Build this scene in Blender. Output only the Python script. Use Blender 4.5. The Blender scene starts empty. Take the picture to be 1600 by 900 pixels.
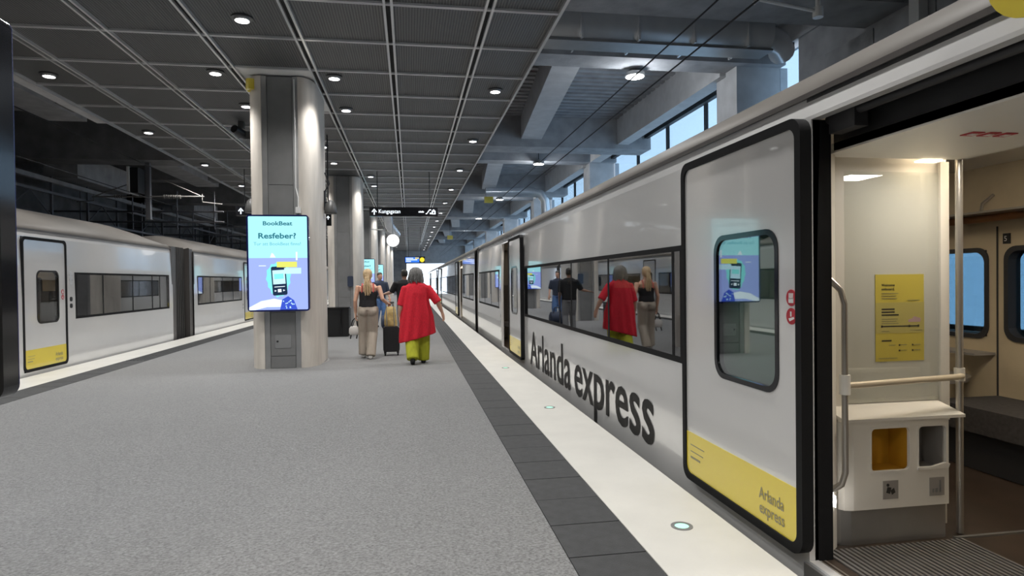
import bpy, bmesh, math, random
from mathutils import Vector, Matrix
random.seed(7)
S = bpy.context.scene
COL = S.collection
PI = math.pi

# ------------------------------------------------------------------ camera
FPX = 980.0
PSI = math.atan(159.9 / FPX); PITCH = math.atan(11.9 / FPX); ROLL = -0.012
cd = bpy.data.cameras.new('camera'); cd.sensor_width = 36; cd.lens = FPX / 1600 * 36
cd.clip_start = 0.05; cd.clip_end = 500
cam = bpy.data.objects.new('camera', cd); COL.objects.link(cam)
cam.matrix_world = Matrix.Translation((0, 0, 1.42)) @ (Matrix.Rotation(-PSI, 4, 'Z') @ Matrix.Rotation(PI / 2 - PITCH, 4, 'X') @ Matrix.Rotation(ROLL, 4, 'Z'))
S.camera = cam
# ------------------------------------------------------------------ world, exposure
W = bpy.data.worlds.new('world'); S.world = W; W.use_nodes = True
bg = W.node_tree.nodes['Background']
bg.inputs[0].default_value = (0.74, 0.86, 1.0, 1); bg.inputs[1].default_value = 2.6
S.view_settings.view_transform = 'Standard'; S.view_settings.look = 'None'
S.view_settings.gamma = 1; S.view_settings.use_curve_mapping = False
S.view_settings.exposure = 0.22
S.cycles.use_denoising = True
S.cycles.max_bounces = 6; S.cycles.diffuse_bounces = 3; S.cycles.glossy_bounces = 3
S.cycles.use_adaptive_sampling = True; S.cycles.adaptive_threshold = 0.03
S.cycles.transparent_max_bounces = 16; S.cycles.sample_clamp_indirect = 6
SPOT_W = 335.0

# ------------------------------------------------------------------ materials
MATS = {}
def newmat(name):
    m = bpy.data.materials.new(name); m.use_nodes = True
    return m, m.node_tree.nodes, m.node_tree.links
def pm(name, col, rough=0.5, metal=0.0, noise=0.0, nscale=8.0, bump=0.0, bscale=60.0, coat=0.0, spec=0.5, stretch=None):
    """procedural principled material: noise-varied colour and noise bump"""
    m, n, l = newmat(name); b = n['Principled BSDF']
    b.inputs['Base Color'].default_value = (*col, 1); b.inputs['Roughness'].default_value = rough
    b.inputs['Metallic'].default_value = metal; b.inputs['Coat Weight'].default_value = coat
    b.inputs['Coat Roughness'].default_value = 0.04
    b.inputs['Specular IOR Level'].default_value = spec
    if noise or bump:
        tc = n.new('ShaderNodeTexCoord'); mp = n.new('ShaderNodeMapping')
        l.new(tc.outputs['Object'], mp.inputs[0])
        if stretch: mp.inputs['Scale'].default_value = stretch
    if noise:
        t = n.new('ShaderNodeTexNoise'); t.inputs['Scale'].default_value = nscale; t.inputs['Detail'].default_value = 5
        l.new(mp.outputs[0], t.inputs['Vector'])
        r = n.new('ShaderNodeValToRGB'); r.color_ramp.elements[0].position = .3; r.color_ramp.elements[1].position = .7
        r.color_ramp.elements[0].color = (*[c * (1 - noise) for c in col], 1)
        r.color_ramp.elements[1].color = (*[min(1, c * (1 + noise)) for c in col], 1)
        l.new(t.outputs['Fac'], r.inputs[0]); l.new(r.outputs[0], b.inputs['Base Color'])
    if bump:
        t2 = n.new('ShaderNodeTexNoise'); t2.inputs['Scale'].default_value = bscale; t2.inputs['Detail'].default_value = 4
        l.new(mp.outputs[0], t2.inputs['Vector'])
        bp = n.new('ShaderNodeBump'); bp.inputs['Strength'].default_value = bump; bp.inputs['Distance'].default_value = 0.02
        l.new(t2.outputs['Fac'], bp.inputs['Height']); l.new(bp.outputs[0], b.inputs['Normal'])
    MATS[name] = m
    return m
def em(name, col, strength):
    m, n, l = newmat(name); n.remove(n['Principled BSDF'])
    e = n.new('ShaderNodeEmission'); e.inputs[0].default_value = (*col, 1); e.inputs[1].default_value = strength
    l.new(e.outputs[0], n['Material Output'].inputs[0]); MATS[name] = m
    return m
def glassm(name, tint, base=0.05, top=1.0, power=4.0, rough=0.015):
    """thin pane: tinted see-through, mirror share growing to grazing angles"""
    m, n, l = newmat(name); n.remove(n['Principled BSDF'])
    tr = n.new('ShaderNodeBsdfTransparent'); tr.inputs[0].default_value = (*tint, 1)
    gl = n.new('ShaderNodeBsdfGlossy'); gl.inputs['Roughness'].default_value = rough; gl.inputs[0].default_value = (.95, .97, 1, 1)
    lw = n.new('ShaderNodeLayerWeight'); lw.inputs[0].default_value = .5
    p = n.new('ShaderNodeMath'); p.operation = 'POWER'; p.inputs[1].default_value = power; l.new(lw.outputs['Facing'], p.inputs[0])
    a = n.new('ShaderNodeMath'); a.operation = 'MULTIPLY_ADD'; a.inputs[1].default_value = top - base; a.inputs[2].default_value = base
    l.new(p.outputs[0], a.inputs[0])
    mx = n.new('ShaderNodeMixShader'); l.new(a.outputs[0], mx.inputs[0]); l.new(tr.outputs[0], mx.inputs[1]); l.new(gl.outputs[0], mx.inputs[2])
    l.new(mx.outputs[0], n['Material Output'].inputs[0]); MATS[name] = m
    return m

def carpet():
    m, n, l = newmat('carpet'); b = n['Principled BSDF']; b.inputs['Roughness'].default_value = .95; b.inputs['Specular IOR Level'].default_value = .15; b.inputs['Sheen Weight'].default_value = .5; b.inputs['Sheen Roughness'].default_value = .45
    tc = n.new('ShaderNodeTexCoord')
    f = n.new('ShaderNodeTexNoise'); f.inputs['Scale'].default_value = 62; f.inputs['Detail'].default_value = 6; f.inputs['Roughness'].default_value = .75
    g = n.new('ShaderNodeTexNoise'); g.inputs['Scale'].default_value = .55; g.inputs['Detail'].default_value = 3
    l.new(tc.outputs['Object'], f.inputs['Vector']); l.new(tc.outputs['Object'], g.inputs['Vector'])
    r = n.new('ShaderNodeValToRGB'); r.color_ramp.elements[0].position = .33; r.color_ramp.elements[1].position = .68
    r.color_ramp.elements[0].color = (.03, .03, .031, 1); r.color_ramp.elements[1].color = (.30, .301, .304, 1)
    l.new(f.outputs['Fac'], r.inputs[0])
    r2 = n.new('ShaderNodeValToRGB'); r2.color_ramp.elements[0].color = (.86, .86, .86, 1); r2.color_ramp.elements[1].color = (1.08, 1.08, 1.08, 1)
    l.new(g.outputs['Fac'], r2.inputs[0])
    mx = n.new('ShaderNodeMix'); mx.data_type = 'RGBA'; mx.blend_type = 'MULTIPLY'; mx.inputs[0].default_value = 1
    l.new(r.outputs[0], mx.inputs[6]); l.new(r2.outputs[0], mx.inputs[7]); l.new(mx.outputs[2], b.inputs['Base Color'])
    bp = n.new('ShaderNodeBump'); bp.inputs['Strength'].default_value = .7; bp.inputs['Distance'].default_value = .012
    l.new(f.outputs['Fac'], bp.inputs['Height']); l.new(bp.outputs[0], b.inputs['Normal']); MATS['carpet'] = m
carpet()
def ribbed(name, col, rough, scale, strength, metal=.4):
    """fine ribs running along Y"""
    m, n, l = newmat(name); b = n['Principled BSDF']; b.inputs['Roughness'].default_value = rough; b.inputs['Metallic'].default_value = metal
    tc = n.new('ShaderNodeTexCoord'); w = n.new('ShaderNodeTexWave'); w.bands_direction = 'X'; w.inputs['Scale'].default_value = scale
    l.new(tc.outputs['Object'], w.inputs['Vector'])
    r = n.new('ShaderNodeValToRGB'); r.color_ramp.elements[0].color = (*[c * .62 for c in col], 1); r.color_ramp.elements[1].color = (*[c * 1.25 for c in col], 1)
    l.new(w.outputs['Fac'], r.inputs[0]); l.new(r.outputs[0], b.inputs['Base Color'])
    bp = n.new('ShaderNodeBump'); bp.inputs['Strength'].default_value = strength; bp.inputs['Distance'].default_value = .01
    l.new(w.outputs['Fac'], bp.inputs['Height']); l.new(bp.outputs[0], b.inputs['Normal']); MATS[name] = m
ribbed('ceil_panel', (.125, .126, .128), .5, 8.5, .5)
ribbed('ribbed_steel', (.35, .34, .33), .45, 26, .6, .6)

pm('white_stone', (.60, .585, .545), .42, noise=.05, nscale=3, bump=.05)
pm('dark_paver', (.036, .037, .039), .72, noise=.2, nscale=14, bump=.2, bscale=120)
pm('tile_joint', (.075, .075, .076), .9)
pm('ballast', (.05, .047, .045), .95, noise=.4, nscale=20, bump=.6, bscale=30)
pm('bar', (.72, .72, .73), .28, .45)
pm('black_gap', (.008, .008, .009), .8)
pm('ceil_white', (.8, .8, .8), .6)
pm('lamp_trim', (.10, .10, .105), .35, .6)
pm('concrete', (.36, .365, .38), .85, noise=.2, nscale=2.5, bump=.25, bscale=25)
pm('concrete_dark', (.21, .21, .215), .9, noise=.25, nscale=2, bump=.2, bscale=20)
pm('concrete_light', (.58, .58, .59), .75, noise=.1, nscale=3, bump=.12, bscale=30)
pm('pillar_stone', (.60, .555, .50), .5, noise=.10, nscale=3.5, bump=.04, bscale=30, stretch=(2.5, 2.5, .5))
pm('pillar_steel', (.24, .24, .24), .4, .35, noise=.12, nscale=2.5)
pm('steel', (.42, .42, .42), .35, .8, noise=.08, nscale=4)
pm('duct_metal', (.80, .82, .85), .25, .55, noise=.08, nscale=3, bump=.12, bscale=2.5)
pm('train_paint', (.73, .725, .72), .16, 0.15, coat=.8, noise=.015, nscale=2)
pm('train_roof', (.12, .11, .10), .55, .0, noise=.06, nscale=2, spec=.25)
pm('train_gutter', (.115, .105, .10), .4, .3)
pm('train_skirt', (.20, .195, .19), .5, .3)
pm('rubber', (.010, .010, .011), .7, spec=.2)
pm('black', (.012, .012, .013), .5)
pm('gloss_black', (.01, .01, .012), .12)
pm('yellow_paint', (.78, .62, .06), .3, coat=.5)
pm('grey_print', (.30, .27, .16), .5)
pm('letter_dark', (.03, .029, .028), .6, spec=.15)
pm('red_paint', (.48, .02, .035), .4)
pm('white_paint', (.78, .78, .77), .4)
pm('interior_white', (.74, .71, .65), .42)
pm('interior_cream', (.62, .52, .36), .5, noise=.05, nscale=6)
pm('interior_wood', (.33, .15, .06), .4, noise=.2, nscale=8)
pm('interior_floor', (.055, .038, .028), .3, noise=.25, nscale=6)
pm('interior_dark', (.03, .03, .033), .6)
pm('seat_fabric', (.06, .055, .055), .9, noise=.2, nscale=40)
pm('table_grey', (.30, .28, .26), .45)
pm('handle_steel', (.45, .42, .38), .3, .7)
pm('bar_cream', (.63, .55, .42), .35, .2)
pm('bin_yellow', (.62, .33, .03), .4)
pm('poster_yellow', (.78, .62, .10), .45)
pm('poster_pale', (.66, .55, .17), .45)
pm('print_black', (.03, .028, .025), .6)
pm('print_pink', (.62, .40, .42), .6)
pm('bellows', (.055, .052, .05), .8)
pm('ballgrey', (.09, .09, .09), .45, .3)
pm('wire_dark', (.03, .03, .033), .5, .5)
pm('truss_steel', (.22, .22, .24), .5, .5)
pm('insulator', (.2, .19, .18), .3)
pm('skin_a', (.62, .36, .25), .5); pm('skin_b', (.55, .31, .22), .5); pm('skin_c', (.36, .20, .14), .5)
pm('hair_blond', (.58, .42, .24), .55, noise=.35, nscale=30, stretch=(6, 6, .6), bump=.6, bscale=50)
pm('hair_grey', (.19, .185, .18), .6, noise=.6, nscale=30, stretch=(6, 6, .6), bump=.6, bscale=50)
pm('hair_dark', (.02, .016, .013), .5)
pm('cloth_red', (.58, .008, .025), .85, noise=.22, nscale=45, bump=.35, bscale=14, stretch=(3, 3, .7))
pm('cloth_lime', (.36, .37, .018), .85, noise=.12, nscale=10, bump=.3, bscale=12, stretch=(2, 2, .6))
pm('cloth_black', (.012, .012, .014), .85, bump=.2, bscale=30)
pm('cloth_beige', (.36, .31, .255), .85, noise=.08, nscale=8, bump=.3, bscale=12, stretch=(2.5, 2.5, .5))
pm('cloth_navy', (.03, .04, .07), .85); pm('cloth_jeans', (.08, .16, .34), .85, noise=.2, nscale=20)
pm('cloth_grey', (.18, .18, .19), .85)
pm('shoe_white', (.72, .70, .67), .6); pm('shoe_dark', (.015, .014, .014), .6)
pm('strap_red', (.55, .05, .05), .7)
pm('case_black', (.02, .02, .022), .38)
pm('bag_tan', (.55, .40, .16), .6, noise=.25, nscale=14, bump=.3, bscale=20)
pm('bag_white', (.60, .58, .55), .6)
em('lamp_glow', (1.0, .98, .95), 18.0)
em('lamp_warm', (1.0, .80, .52), 9.0)
em('lamp_bright', (1.0, .97, .93), 22.0)
em('green_glow', (.45, 1.0, .72), 1.5)
em('clock_glow', (1.0, 1.0, 1.0), 1.6)
em('scr_cyan', (.40, .86, .93), 1.05)
em('scr_blue', (.36, .46, .93), 1.0)
em('scr_pale', (.56, .86, 1.0), 1.05)
em('scr_white', (.80, .92, 1.0), 1.1)
em('scr_yellow', (.78, .80, .16), 1.0)
em('scr_teal', (.03, .20, .26), .9)
em('scr_teal2', (.12, .48, .58), 1.0)
em('scr_phone', (.02, .04, .09), .8)
em('scr_mint', (.25, .85, .85), 1.0)
em('scr_navy', (.05, .10, .62), 1.0)
pm('bezel_bleed', (.006, .010, .09), .25)  # blue light bleeding from the screen, put into the bezel colour
em('sign_white', (.85, .93, 1.0), 1.5)
em('sign_blue', (.05, .22, .95), 1.0)
em('sign_yellow', (.95, .75, .05), 1.0)
glassm('glass_dark', (.38, .39, .39), .07, 1.0, 3.0)
glassm('glass_green', (.56, .66, .60), .16, 1.0, 3.0)
glassm('glass_blue', (.53, .61, .67), .05, .9, 5.0)
glassm('glass_clear', (.96, .97, .965), .05, .9, 5.0)

# ------------------------------------------------------------------ mesh helpers
class MB:
    def __init__(s, xf=None, flip=False):
        s.v = []; s.f = []; s.xf = xf; s.flip = flip
    def add(s, vs, fs):
        o = len(s.v)
        for p in vs:
            p = Vector(p); s.v.append(tuple(s.xf(p)) if s.xf else tuple(p))
        for f in fs:
            g = [o + i for i in f]; s.f.append(g[::-1] if s.flip else g)
    def box(s, x0, x1, y0, y1, z0, z1):
        x0, x1 = min(x0, x1), max(x0, x1); y0, y1 = min(y0, y1), max(y0, y1); z0, z1 = min(z0, z1), max(z0, z1)
        s.add([(x0, y0, z0), (x1, y0, z0), (x1, y1, z0), (x0, y1, z0), (x0, y0, z1), (x1, y0, z1), (x1, y1, z1), (x0, y1, z1)],
              [(0, 3, 2, 1), (4, 5, 6, 7), (0, 1, 5, 4), (1, 2, 6, 5), (2, 3, 7, 6), (3, 0, 4, 7)])
        return s
    def prism(s, poly, fn, a, b):
        """extrude 2D polygon between depths a and b; fn(u, w, d) -> point"""
        n = len(poly); vs = [fn(u, w, a) for u, w in poly] + [fn(u, w, b) for u, w in poly]
        fs = [tuple(range(n))[::-1], tuple(range(n, 2 * n))]
        for i in range(n):
            j = (i + 1) % n; fs.append((i, j, n + j, n + i))
        s.add(vs, fs); return s
    def ring(s, outer, inner, fn, a, b):
        """a frame between two polygons of the same count, extruded a..b"""
        n = len(outer); vs = []
        for d in (a, b):
            vs += [fn(u, w, d) for u, w in outer] + [fn(u, w, d) for u, w in inner]
        fs = []
        for i in range(n):
            j = (i + 1) % n
            fs += [(i, n + i, n + j, j), (2 * n + i, 2 * n + j, 3 * n + j, 3 * n + i), (i, j, 2 * n + j, 2 * n + i), (n + i, 3 * n + i, 3 * n + j, n + j)]
        s.add(vs, fs); return s
    def tube(s, pts, r, n=10, cap=True):
        pts = [Vector(p) for p in pts]; k = len(pts)
        rs = r if isinstance(r, (list, tuple)) else [r] * k
        vs = []; nrm = None
        for i, p in enumerate(pts):
            t = (pts[min(i + 1, k - 1)] - pts[max(i - 1, 0)]).normalized()
            if nrm is None:
                nrm = Vector((0, 0, 1)) if abs(t.z) < .9 else Vector((1, 0, 0))
            nrm = (nrm - t * nrm.dot(t)).normalized(); bn = t.cross(nrm)
            for a in range(n):
                q = 2 * PI * a / n; vs.append(p + (nrm * math.cos(q) + bn * math.sin(q)) * rs[i])
        fs = []
        for i in range(k - 1):
            for a in range(n):
                b = (a + 1) % n; fs.append((i * n + a, i * n + b, (i + 1) * n + b, (i + 1) * n + a))
        if cap:
            fs += [tuple(range(n))[::-1], tuple(range((k - 1) * n, k * n))]
        s.add(vs, fs); return s
    def loft(s, rings, n=20, power=2.0):
        """rings of (cx, cy, z, rx, ry) stacked along z"""
        vs = []
        for cx, cy, z, rx, ry in rings:
            for a in range(n):
                q = 2 * PI * a / n; c, d = math.cos(q), math.sin(q)
                vs.append((cx + rx * math.copysign(abs(c) ** (2 / power), c), cy + ry * math.copysign(abs(d) ** (2 / power), d), z))
        k = len(rings); fs = []
        for i in range(k - 1):
            for a in range(n):
                b = (a + 1) % n; fs.append((i * n + a, i * n + b, (i + 1) * n + b, (i + 1) * n + a))
        up = rings[-1][2] > rings[0][2]
        fs += [tuple(range(n))[::-1], tuple(range((k - 1) * n, k * n))]
        if not up: fs = [f[::-1] for f in fs]
        s.add(vs, fs); return s
    def disc(s, c, r, axis, t, n=24):
        """a short cylinder at c along axis 0/1/2 of thickness t"""
        poly = [(r * math.cos(2 * PI * i / n), r * math.sin(2 * PI * i / n)) for i in range(n)]
        if axis == 2: fn = lambda u, w, d: (c[0] + u, c[1] + w, c[2] + d)
        elif axis == 1: fn = lambda u, w, d: (c[0] - u, c[1] + d, c[2] + w)
        else: fn = lambda u, w, d: (c[0] + d, c[1] + u, c[2] + w)
        return s.prism(poly, fn, 0, t)
    def ball(s, c, r, n=14, sc=(1, 1, 1)):
        m = n // 2; vs = [(c[0], c[1], c[2] - r * sc[2])]; fs = []
        for i in range(1, m):
            a = -PI / 2 + PI * i / m
            for j in range(n):
                q = 2 * PI * j / n
                vs.append((c[0] + r * sc[0] * math.cos(a) * math.cos(q), c[1] + r * sc[1] * math.cos(a) * math.sin(q), c[2] + r * sc[2] * math.sin(a)))
        vs.append((c[0], c[1], c[2] + r * sc[2])); T = len(vs) - 1
        for j in range(n):
            k = (j + 1) % n; fs.append((0, 1 + k, 1 + j)); fs.append((T, T - n + j, T - n + k))
            for i in range(m - 2):
                fs.append((1 + i * n + j, 1 + i * n + k, 1 + (i + 1) * n + k, 1 + (i + 1) * n + j))
        s.add(vs, fs); return s
    def build(s, name, mat, parent=None, smooth=False, angle=40, ploc=None):
        return mk(name, s.v, s.f, mat, parent, smooth, angle, ploc)

def wloc(o):
    p = Vector((0, 0, 0))
    while o: p += o.location; o = o.parent
    return p
def mk(name, v, f, mat, parent=None, smooth=False, angle=40, base=None):
    xs = [p[0] for p in v]; ys = [p[1] for p in v]; zs = [p[2] for p in v]
    c = Vector(base) if base else Vector(((min(xs) + max(xs)) / 2, (min(ys) + max(ys)) / 2, min(zs)))
    me = bpy.data.meshes.new(name)
    me.from_pydata([(p[0] - c.x, p[1] - c.y, p[2] - c.z) for p in v], [], f); me.update()
    me.materials.append(MATS[mat])
    if smooth:
        me.shade_smooth(); me.set_sharp_from_angle(angle=math.radians(angle))
    o = bpy.data.objects.new(name, me); COL.objects.link(o)
    if parent is not None:
        o.parent = parent; o.location = c - wloc(parent)
    else: o.location = c
    return o
def place(o, mesh_obj_parent): o.parent = mesh_obj_parent
def empty(name, loc):
    o = bpy.data.objects.new(name, None); COL.objects.link(o); o.location = loc; o.empty_display_size = .1
    return o
def tag(o, label=None, cat=None, group=None, kind=None):
    if label: o['label'] = label
    if cat: o['category'] = cat
    if group: o['group'] = group
    if kind: o['kind'] = kind
    return o
def struct(o): o['kind'] = 'structure'; return o
def copy_tree(o, parent=None):
    c = o.copy(); COL.objects.link(c); c.parent = parent
    for ch in list(o.children): copy_tree(ch, c)
    return c
def rr(x0, x1, z0, z1, r, n=6):
    """rounded rectangle outline, counter-clockwise"""
    p = []
    for cx, cz, a0 in ((x1 - r, z0 + r, -PI / 2), (x1 - r, z1 - r, 0), (x0 + r, z1 - r, PI / 2), (x0 + r, z0 + r, PI)):
        for i in range(n + 1):
            a = a0 + PI / 2 * i / n; p.append((cx + r * math.cos(a), cz + r * math.sin(a)))
    return p
def light(name, typ, loc, energy, col=(1, 1, 1), parent=None, size=.1, rot=(0, 0, 0), spot=2.2, sy=None):
    L = bpy.data.lights.new(name, typ); L.energy = energy; L.color = col
    if typ == 'SPOT': L.spot_size = spot; L.spot_blend = 1.0; L.shadow_soft_size = size
    elif typ == 'AREA':
        L.size = size
        if sy: L.shape = 'RECTANGLE'; L.size_y = sy
    else: L.shadow_soft_size = size
    o = bpy.data.objects.new(name, L); COL.objects.link(o); o.rotation_euler = rot
    if parent: o.parent = parent; o.location = Vector(loc) - wloc(parent)
    else: o.location = loc
    return o
def text(name, s, mat, parent, fn, width=None, height=None, bold=0.0, depth=.002, u0=0.0, w0=0.0, align='LEFT', shear=0.0):
    """flat lettering: fn(u, w, d) -> world point; text starts at u0 with baseline w0; width scales it"""
    c = bpy.data.curves.new(name, 'FONT'); c.body = s; c.offset = bold; c.resolution_u = 3; c.shear = shear
    o = bpy.data.objects.new(name, c); COL.objects.link(o)
    dg = bpy.context.evaluated_depsgraph_get(); me = bpy.data.meshes.new_from_object(o.evaluated_get(dg))
    vs = [v.co.copy() for v in me.vertices]; fs = [tuple(p.vertices) for p in me.polygons]
    bpy.data.objects.remove(o); bpy.data.curves.remove(c); bpy.data.meshes.remove(me)
    x0 = min(v.x for v in vs); x1 = max(v.x for v in vs); h = .69
    sx = width / (x1 - x0) if width else (height / h)
    sz = height / h if height else sx
    wd = (x1 - x0) * sx
    ox = u0 - (wd / 2 if align == 'CENTER' else wd if align == 'RIGHT' else 0)
    n = len(vs)
    V = [fn(ox + (v.x - x0) * sx, w0 + v.y * sz, depth) for v in vs]
    return mk(name, V, fs, mat, parent)

# ================================================================== SETTING
YF = 72.0            # far end of the hall
YB = -9.0            # wall behind the camera
# platform
fl = struct(MB().box(-4.86, .78, YB, YF, -.06, 0).build('floor', 'carpet'))
tb = struct(MB().box(-12, 7.6, YB, YF + 25, -1.35, -1.25).build('floor_track', 'ballast'))
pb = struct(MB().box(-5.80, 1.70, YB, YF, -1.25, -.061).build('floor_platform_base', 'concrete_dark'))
k1 = struct(MB().box(1.20, 1.80, YB, YF, -.18, 0.002).build('trim_1', 'white_stone'))
k2 = struct(MB().box(-5.90, -5.28, YB, YF, -.18, 0.002).build('trim_2', 'white_stone'))
def tile_strip(nm, x0, x1, ribs_from, first, count, y_first):
    base = struct(MB().box(x0, x1, YB, YF, -.06, -.006).build(nm, 'tile_joint'))
    w = x1 - x0; p = .4235; g = .004
    m = MB().box(g, w - g, g, p - g, 0, .008)
    mr = MB().box(g, w - g, g, p - g, 0, .006)
    for k in range(6):
        mr.box(.03 + k * .063, .065 + k * .063, g, p - g, .006, .0115)
    pl = m.build('tile', 'dark_paver', base); rb = mr.build('tile', 'dark_paver', base)
    pl.location = rb.location = (0, 0, 0)
    far = MB(); used = {0: False, 1: False}
    for i in range(int((YF - y_first) / p)):
        y = y_first + i * p; rbd = y > ribs_from
        if i < count:
            src = rb if rbd else pl
            if used[int(rbd)]: o = src.copy(); COL.objects.link(o)
            else: o = src; used[int(rbd)] = True
            o.location = Vector((x0 + w / 2, y + p / 2, -.006 + .0005 * ((i * 7) % 3))) - base.location
        else:
            far.box(x0 + g, x1 - g, y + g, y + p - g, -.006, 0)
            for k in range(6): far.box(x0 + .03 + k * .063, x0 + .065 + k * .063, y, y + p, 0, .0055)
    f = far.build('tile_run', 'dark_paver', base); f['kind'] = 'stuff'
    if not used[0]: bpy.data.objects.remove(pl)
    if not used[1]: bpy.data.objects.remove(rb)
tile_strip('trim_3', .78, 1.20, 12.5, 'tile', 52, 1.4)
tile_strip('trim_4', -5.28, -4.86, 12.5, 'tile', 44, 5.5)

# ---- ceiling: panel grid hung over the platform
CZ = 4.88
XT = [1.04, -.22, -1.485, -2.75, -4.015, -5.28]
XE = (-6.24, 1.965)
cols = list(zip([XE[0]] + XT[::-1], XT[::-1] + [XE[1]]))
PY = 1.31; Y0 = 7.95 - 9 * PY
ceil = struct(MB().box(XE[0], XE[1], Y0, YF, CZ + .10, CZ + .16).build('ceiling', 'black_gap'))
def in_collar(c, y):
    k = round((y - 10.57) / 10.0)
    for kk in (k - 1, k, k + 1):
        a = 10.57 + 10 * kk
        if c == 3 and y > a - .7 and y < a + 2.0: return True
    return False
shared = {}
farp = MB(); farb = MB(); NR = 27
rows = int((YF - Y0) / PY)
for r in range(rows):
    y = Y0 + r * PY
    for c, (xa, xb) in enumerate(cols):
        a, b = xa + .045, xb - .045
        if c == 0: a = xa + .03
        if c == 6: b = xb - .03
        mt = 'ceil_white' if in_collar(c, y) else 'ceil_panel'
        if r < NR:
            key = (c, mt)
            if key not in shared:
                o = MB().box(a, b, y + .02, y + PY - .02, CZ, CZ + .02).build('ceiling_panel', mt, ceil); shared[key] = o
            else:
                o = shared[key].copy(); COL.objects.link(o)
                o.location = Vector(((a + b) / 2, y + PY / 2, CZ)) - ceil.location
        else:
            farp.box(a, b, y + .02, y + PY - .02, CZ, CZ + .02)
    # a crossbar at the start of the row
    if r < NR:
        if 'bar' not in shared:
            m = MB().box(XE[0], XE[1], y - .028, y - .008, CZ - .03, CZ + .01); m.box(XE[0], XE[1], y + .008, y + .028, CZ - .03, CZ + .01)
            m.box(XE[0], XE[1], y - .008, y + .008, CZ - .012, CZ + .01)
            shared['bar'] = m.build('crossbar', 'bar', ceil)
        else:
            o = shared['bar'].copy(); COL.objects.link(o); o.location = Vector(((XE[0] + XE[1]) / 2, y, CZ - .03)) - ceil.location
    else:
        farb.box(XE[0], XE[1], y - .028, y + .028, CZ - .03, CZ + .01)
farp.build('far_panel', 'ceil_panel', ceil)['kind'] = 'stuff'
farb.build('far_crossbar', 'bar', ceil)['kind'] = 'stuff'
for x in XT:
    m = MB().box(x - .062, x - .030, Y0, YF, CZ - .045, CZ + .02); m.box(x + .030, x + .062, Y0, YF, CZ - .045, CZ + .02)
    m.build('track_rail', 'bar', ceil)
    MB().box(x - .03, x + .03, Y0, YF, CZ - .005, CZ + .03).build('track_slot', 'black_gap', ceil)
for x, s in ((XE[0], -1), (XE[1], 1)):
    MB().box(x - .02, x + .02, Y0, YF, CZ - .05, CZ + .12).build('edge_rail', 'bar', ceil)
struct(MB().box(-6.50, -6.27, Y0, 14.6, CZ - .02, CZ + .22).build('trim_5', 'concrete_light'))

# ---- recessed downlights
LAMPS = []
def lamp_proto():
    root = empty('downlight', (0, 0, CZ))
    m = MB(); o = [(.135 * math.cos(2 * PI * i / 24), .135 * math.sin(2 * PI * i / 24)) for i in range(24)]
    q = [(.095 * math.cos(2 * PI * i / 24), .095 * math.sin(2 * PI * i / 24)) for i in range(24)]
    m.ring(o, q, lambda u, w, d: (u, w, CZ + d), -.022, .0); m.build('trim_ring', 'lamp_trim', root, True)
    MB().ring([(u * .99, w * .99) for u, w in q], [(u * .93, w * .93) for u, w in q], lambda u, w, d: (u, w, CZ + d), -.05, 0).build('reflector', 'bar', root, True)
    MB().disc((0, 0, CZ - .012), .094, 2, .008).build('lens', 'lamp_glow', root)
    light('bulb', 'SPOT', (0, 0, CZ - .06), SPOT_W, (1, .985, .955), root, .09, (0, 0, 0), 2.55)
    return root
spots = []
for j in range(-3, 15):
    spots.append((-5.76, 11.35 + 3.95 * j, 'west')); spots.append((1.58, 11.3 + 4.08 * j, 'east'))
for k in range(-1, 6):
    for x, y in ((-3.07, 10.88), (-1.2, 10.9), (-3.07, 12.83), (-1.2, 12.9)): spots.append((x, y + 10 * k, 'pillar'))
    spots.append((-2.1, 8.64 + 10 * k, 'mid')); spots.append((-2.1, 6.45 + 10 * k, 'mid'))
lp = lamp_proto(); first = True
ordn = ['first', 'second', 'third', 'fourth', 'fifth', 'sixth', 'seventh', 'eighth', 'ninth', 'tenth', 'eleventh', 'twelfth', 'thirteenth', 'fourteenth', 'fifteenth', 'sixteenth', 'seventeenth', 'eighteenth']
ordn += ['nineteenth', 'twentieth'] + ['twenty-' + w for w in ordn[:9]] + ['thirtieth']
cnt = {}
for x, y, kd in sorted(spots, key=lambda t: t[1]):
    if y > YF - 3 or y < -7: continue
    o = lp if first else copy_tree(lp); first = False
    o.location = (x, y, CZ)
    vis = y > 8.4
    cnt[kd] = cnt.get(kd, 0) + (1 if vis else 0)
    q = ordn[cnt[kd] - 1] if vis else None
    g = {'west': 'downlights along the ceiling edge over the parked train', 'east': 'downlights along the ceiling edge over the lettered train',
         'pillar': 'downlights in fours around the pillars', 'mid': 'downlights between the pillars'}[kd]
    lab = {'west': 'round recessed downlight, %s visible along the ceiling edge over the far-left train', 'east': 'round recessed downlight, %s visible along the ceiling edge nearest the lettered train',
           'pillar': 'round recessed downlight, %s of those set in fours around the pillars', 'mid': 'round recessed downlight, %s of the row in line with the pillars'}[kd]
    if kd == 'pillar':
        for ch in o.children:
            if ch.type == 'LIGHT':
                if 'narrow' not in shared:
                    shared['narrow'] = ch.data.copy(); shared['narrow'].energy = SPOT_W * .75; shared['narrow'].spot_size = 1.75
                ch.data = shared['narrow']
    tag(o, lab % q if vis else 'round recessed downlight above or behind the viewpoint', 'ceiling light', g if vis else 'downlights behind the viewpoint')

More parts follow.
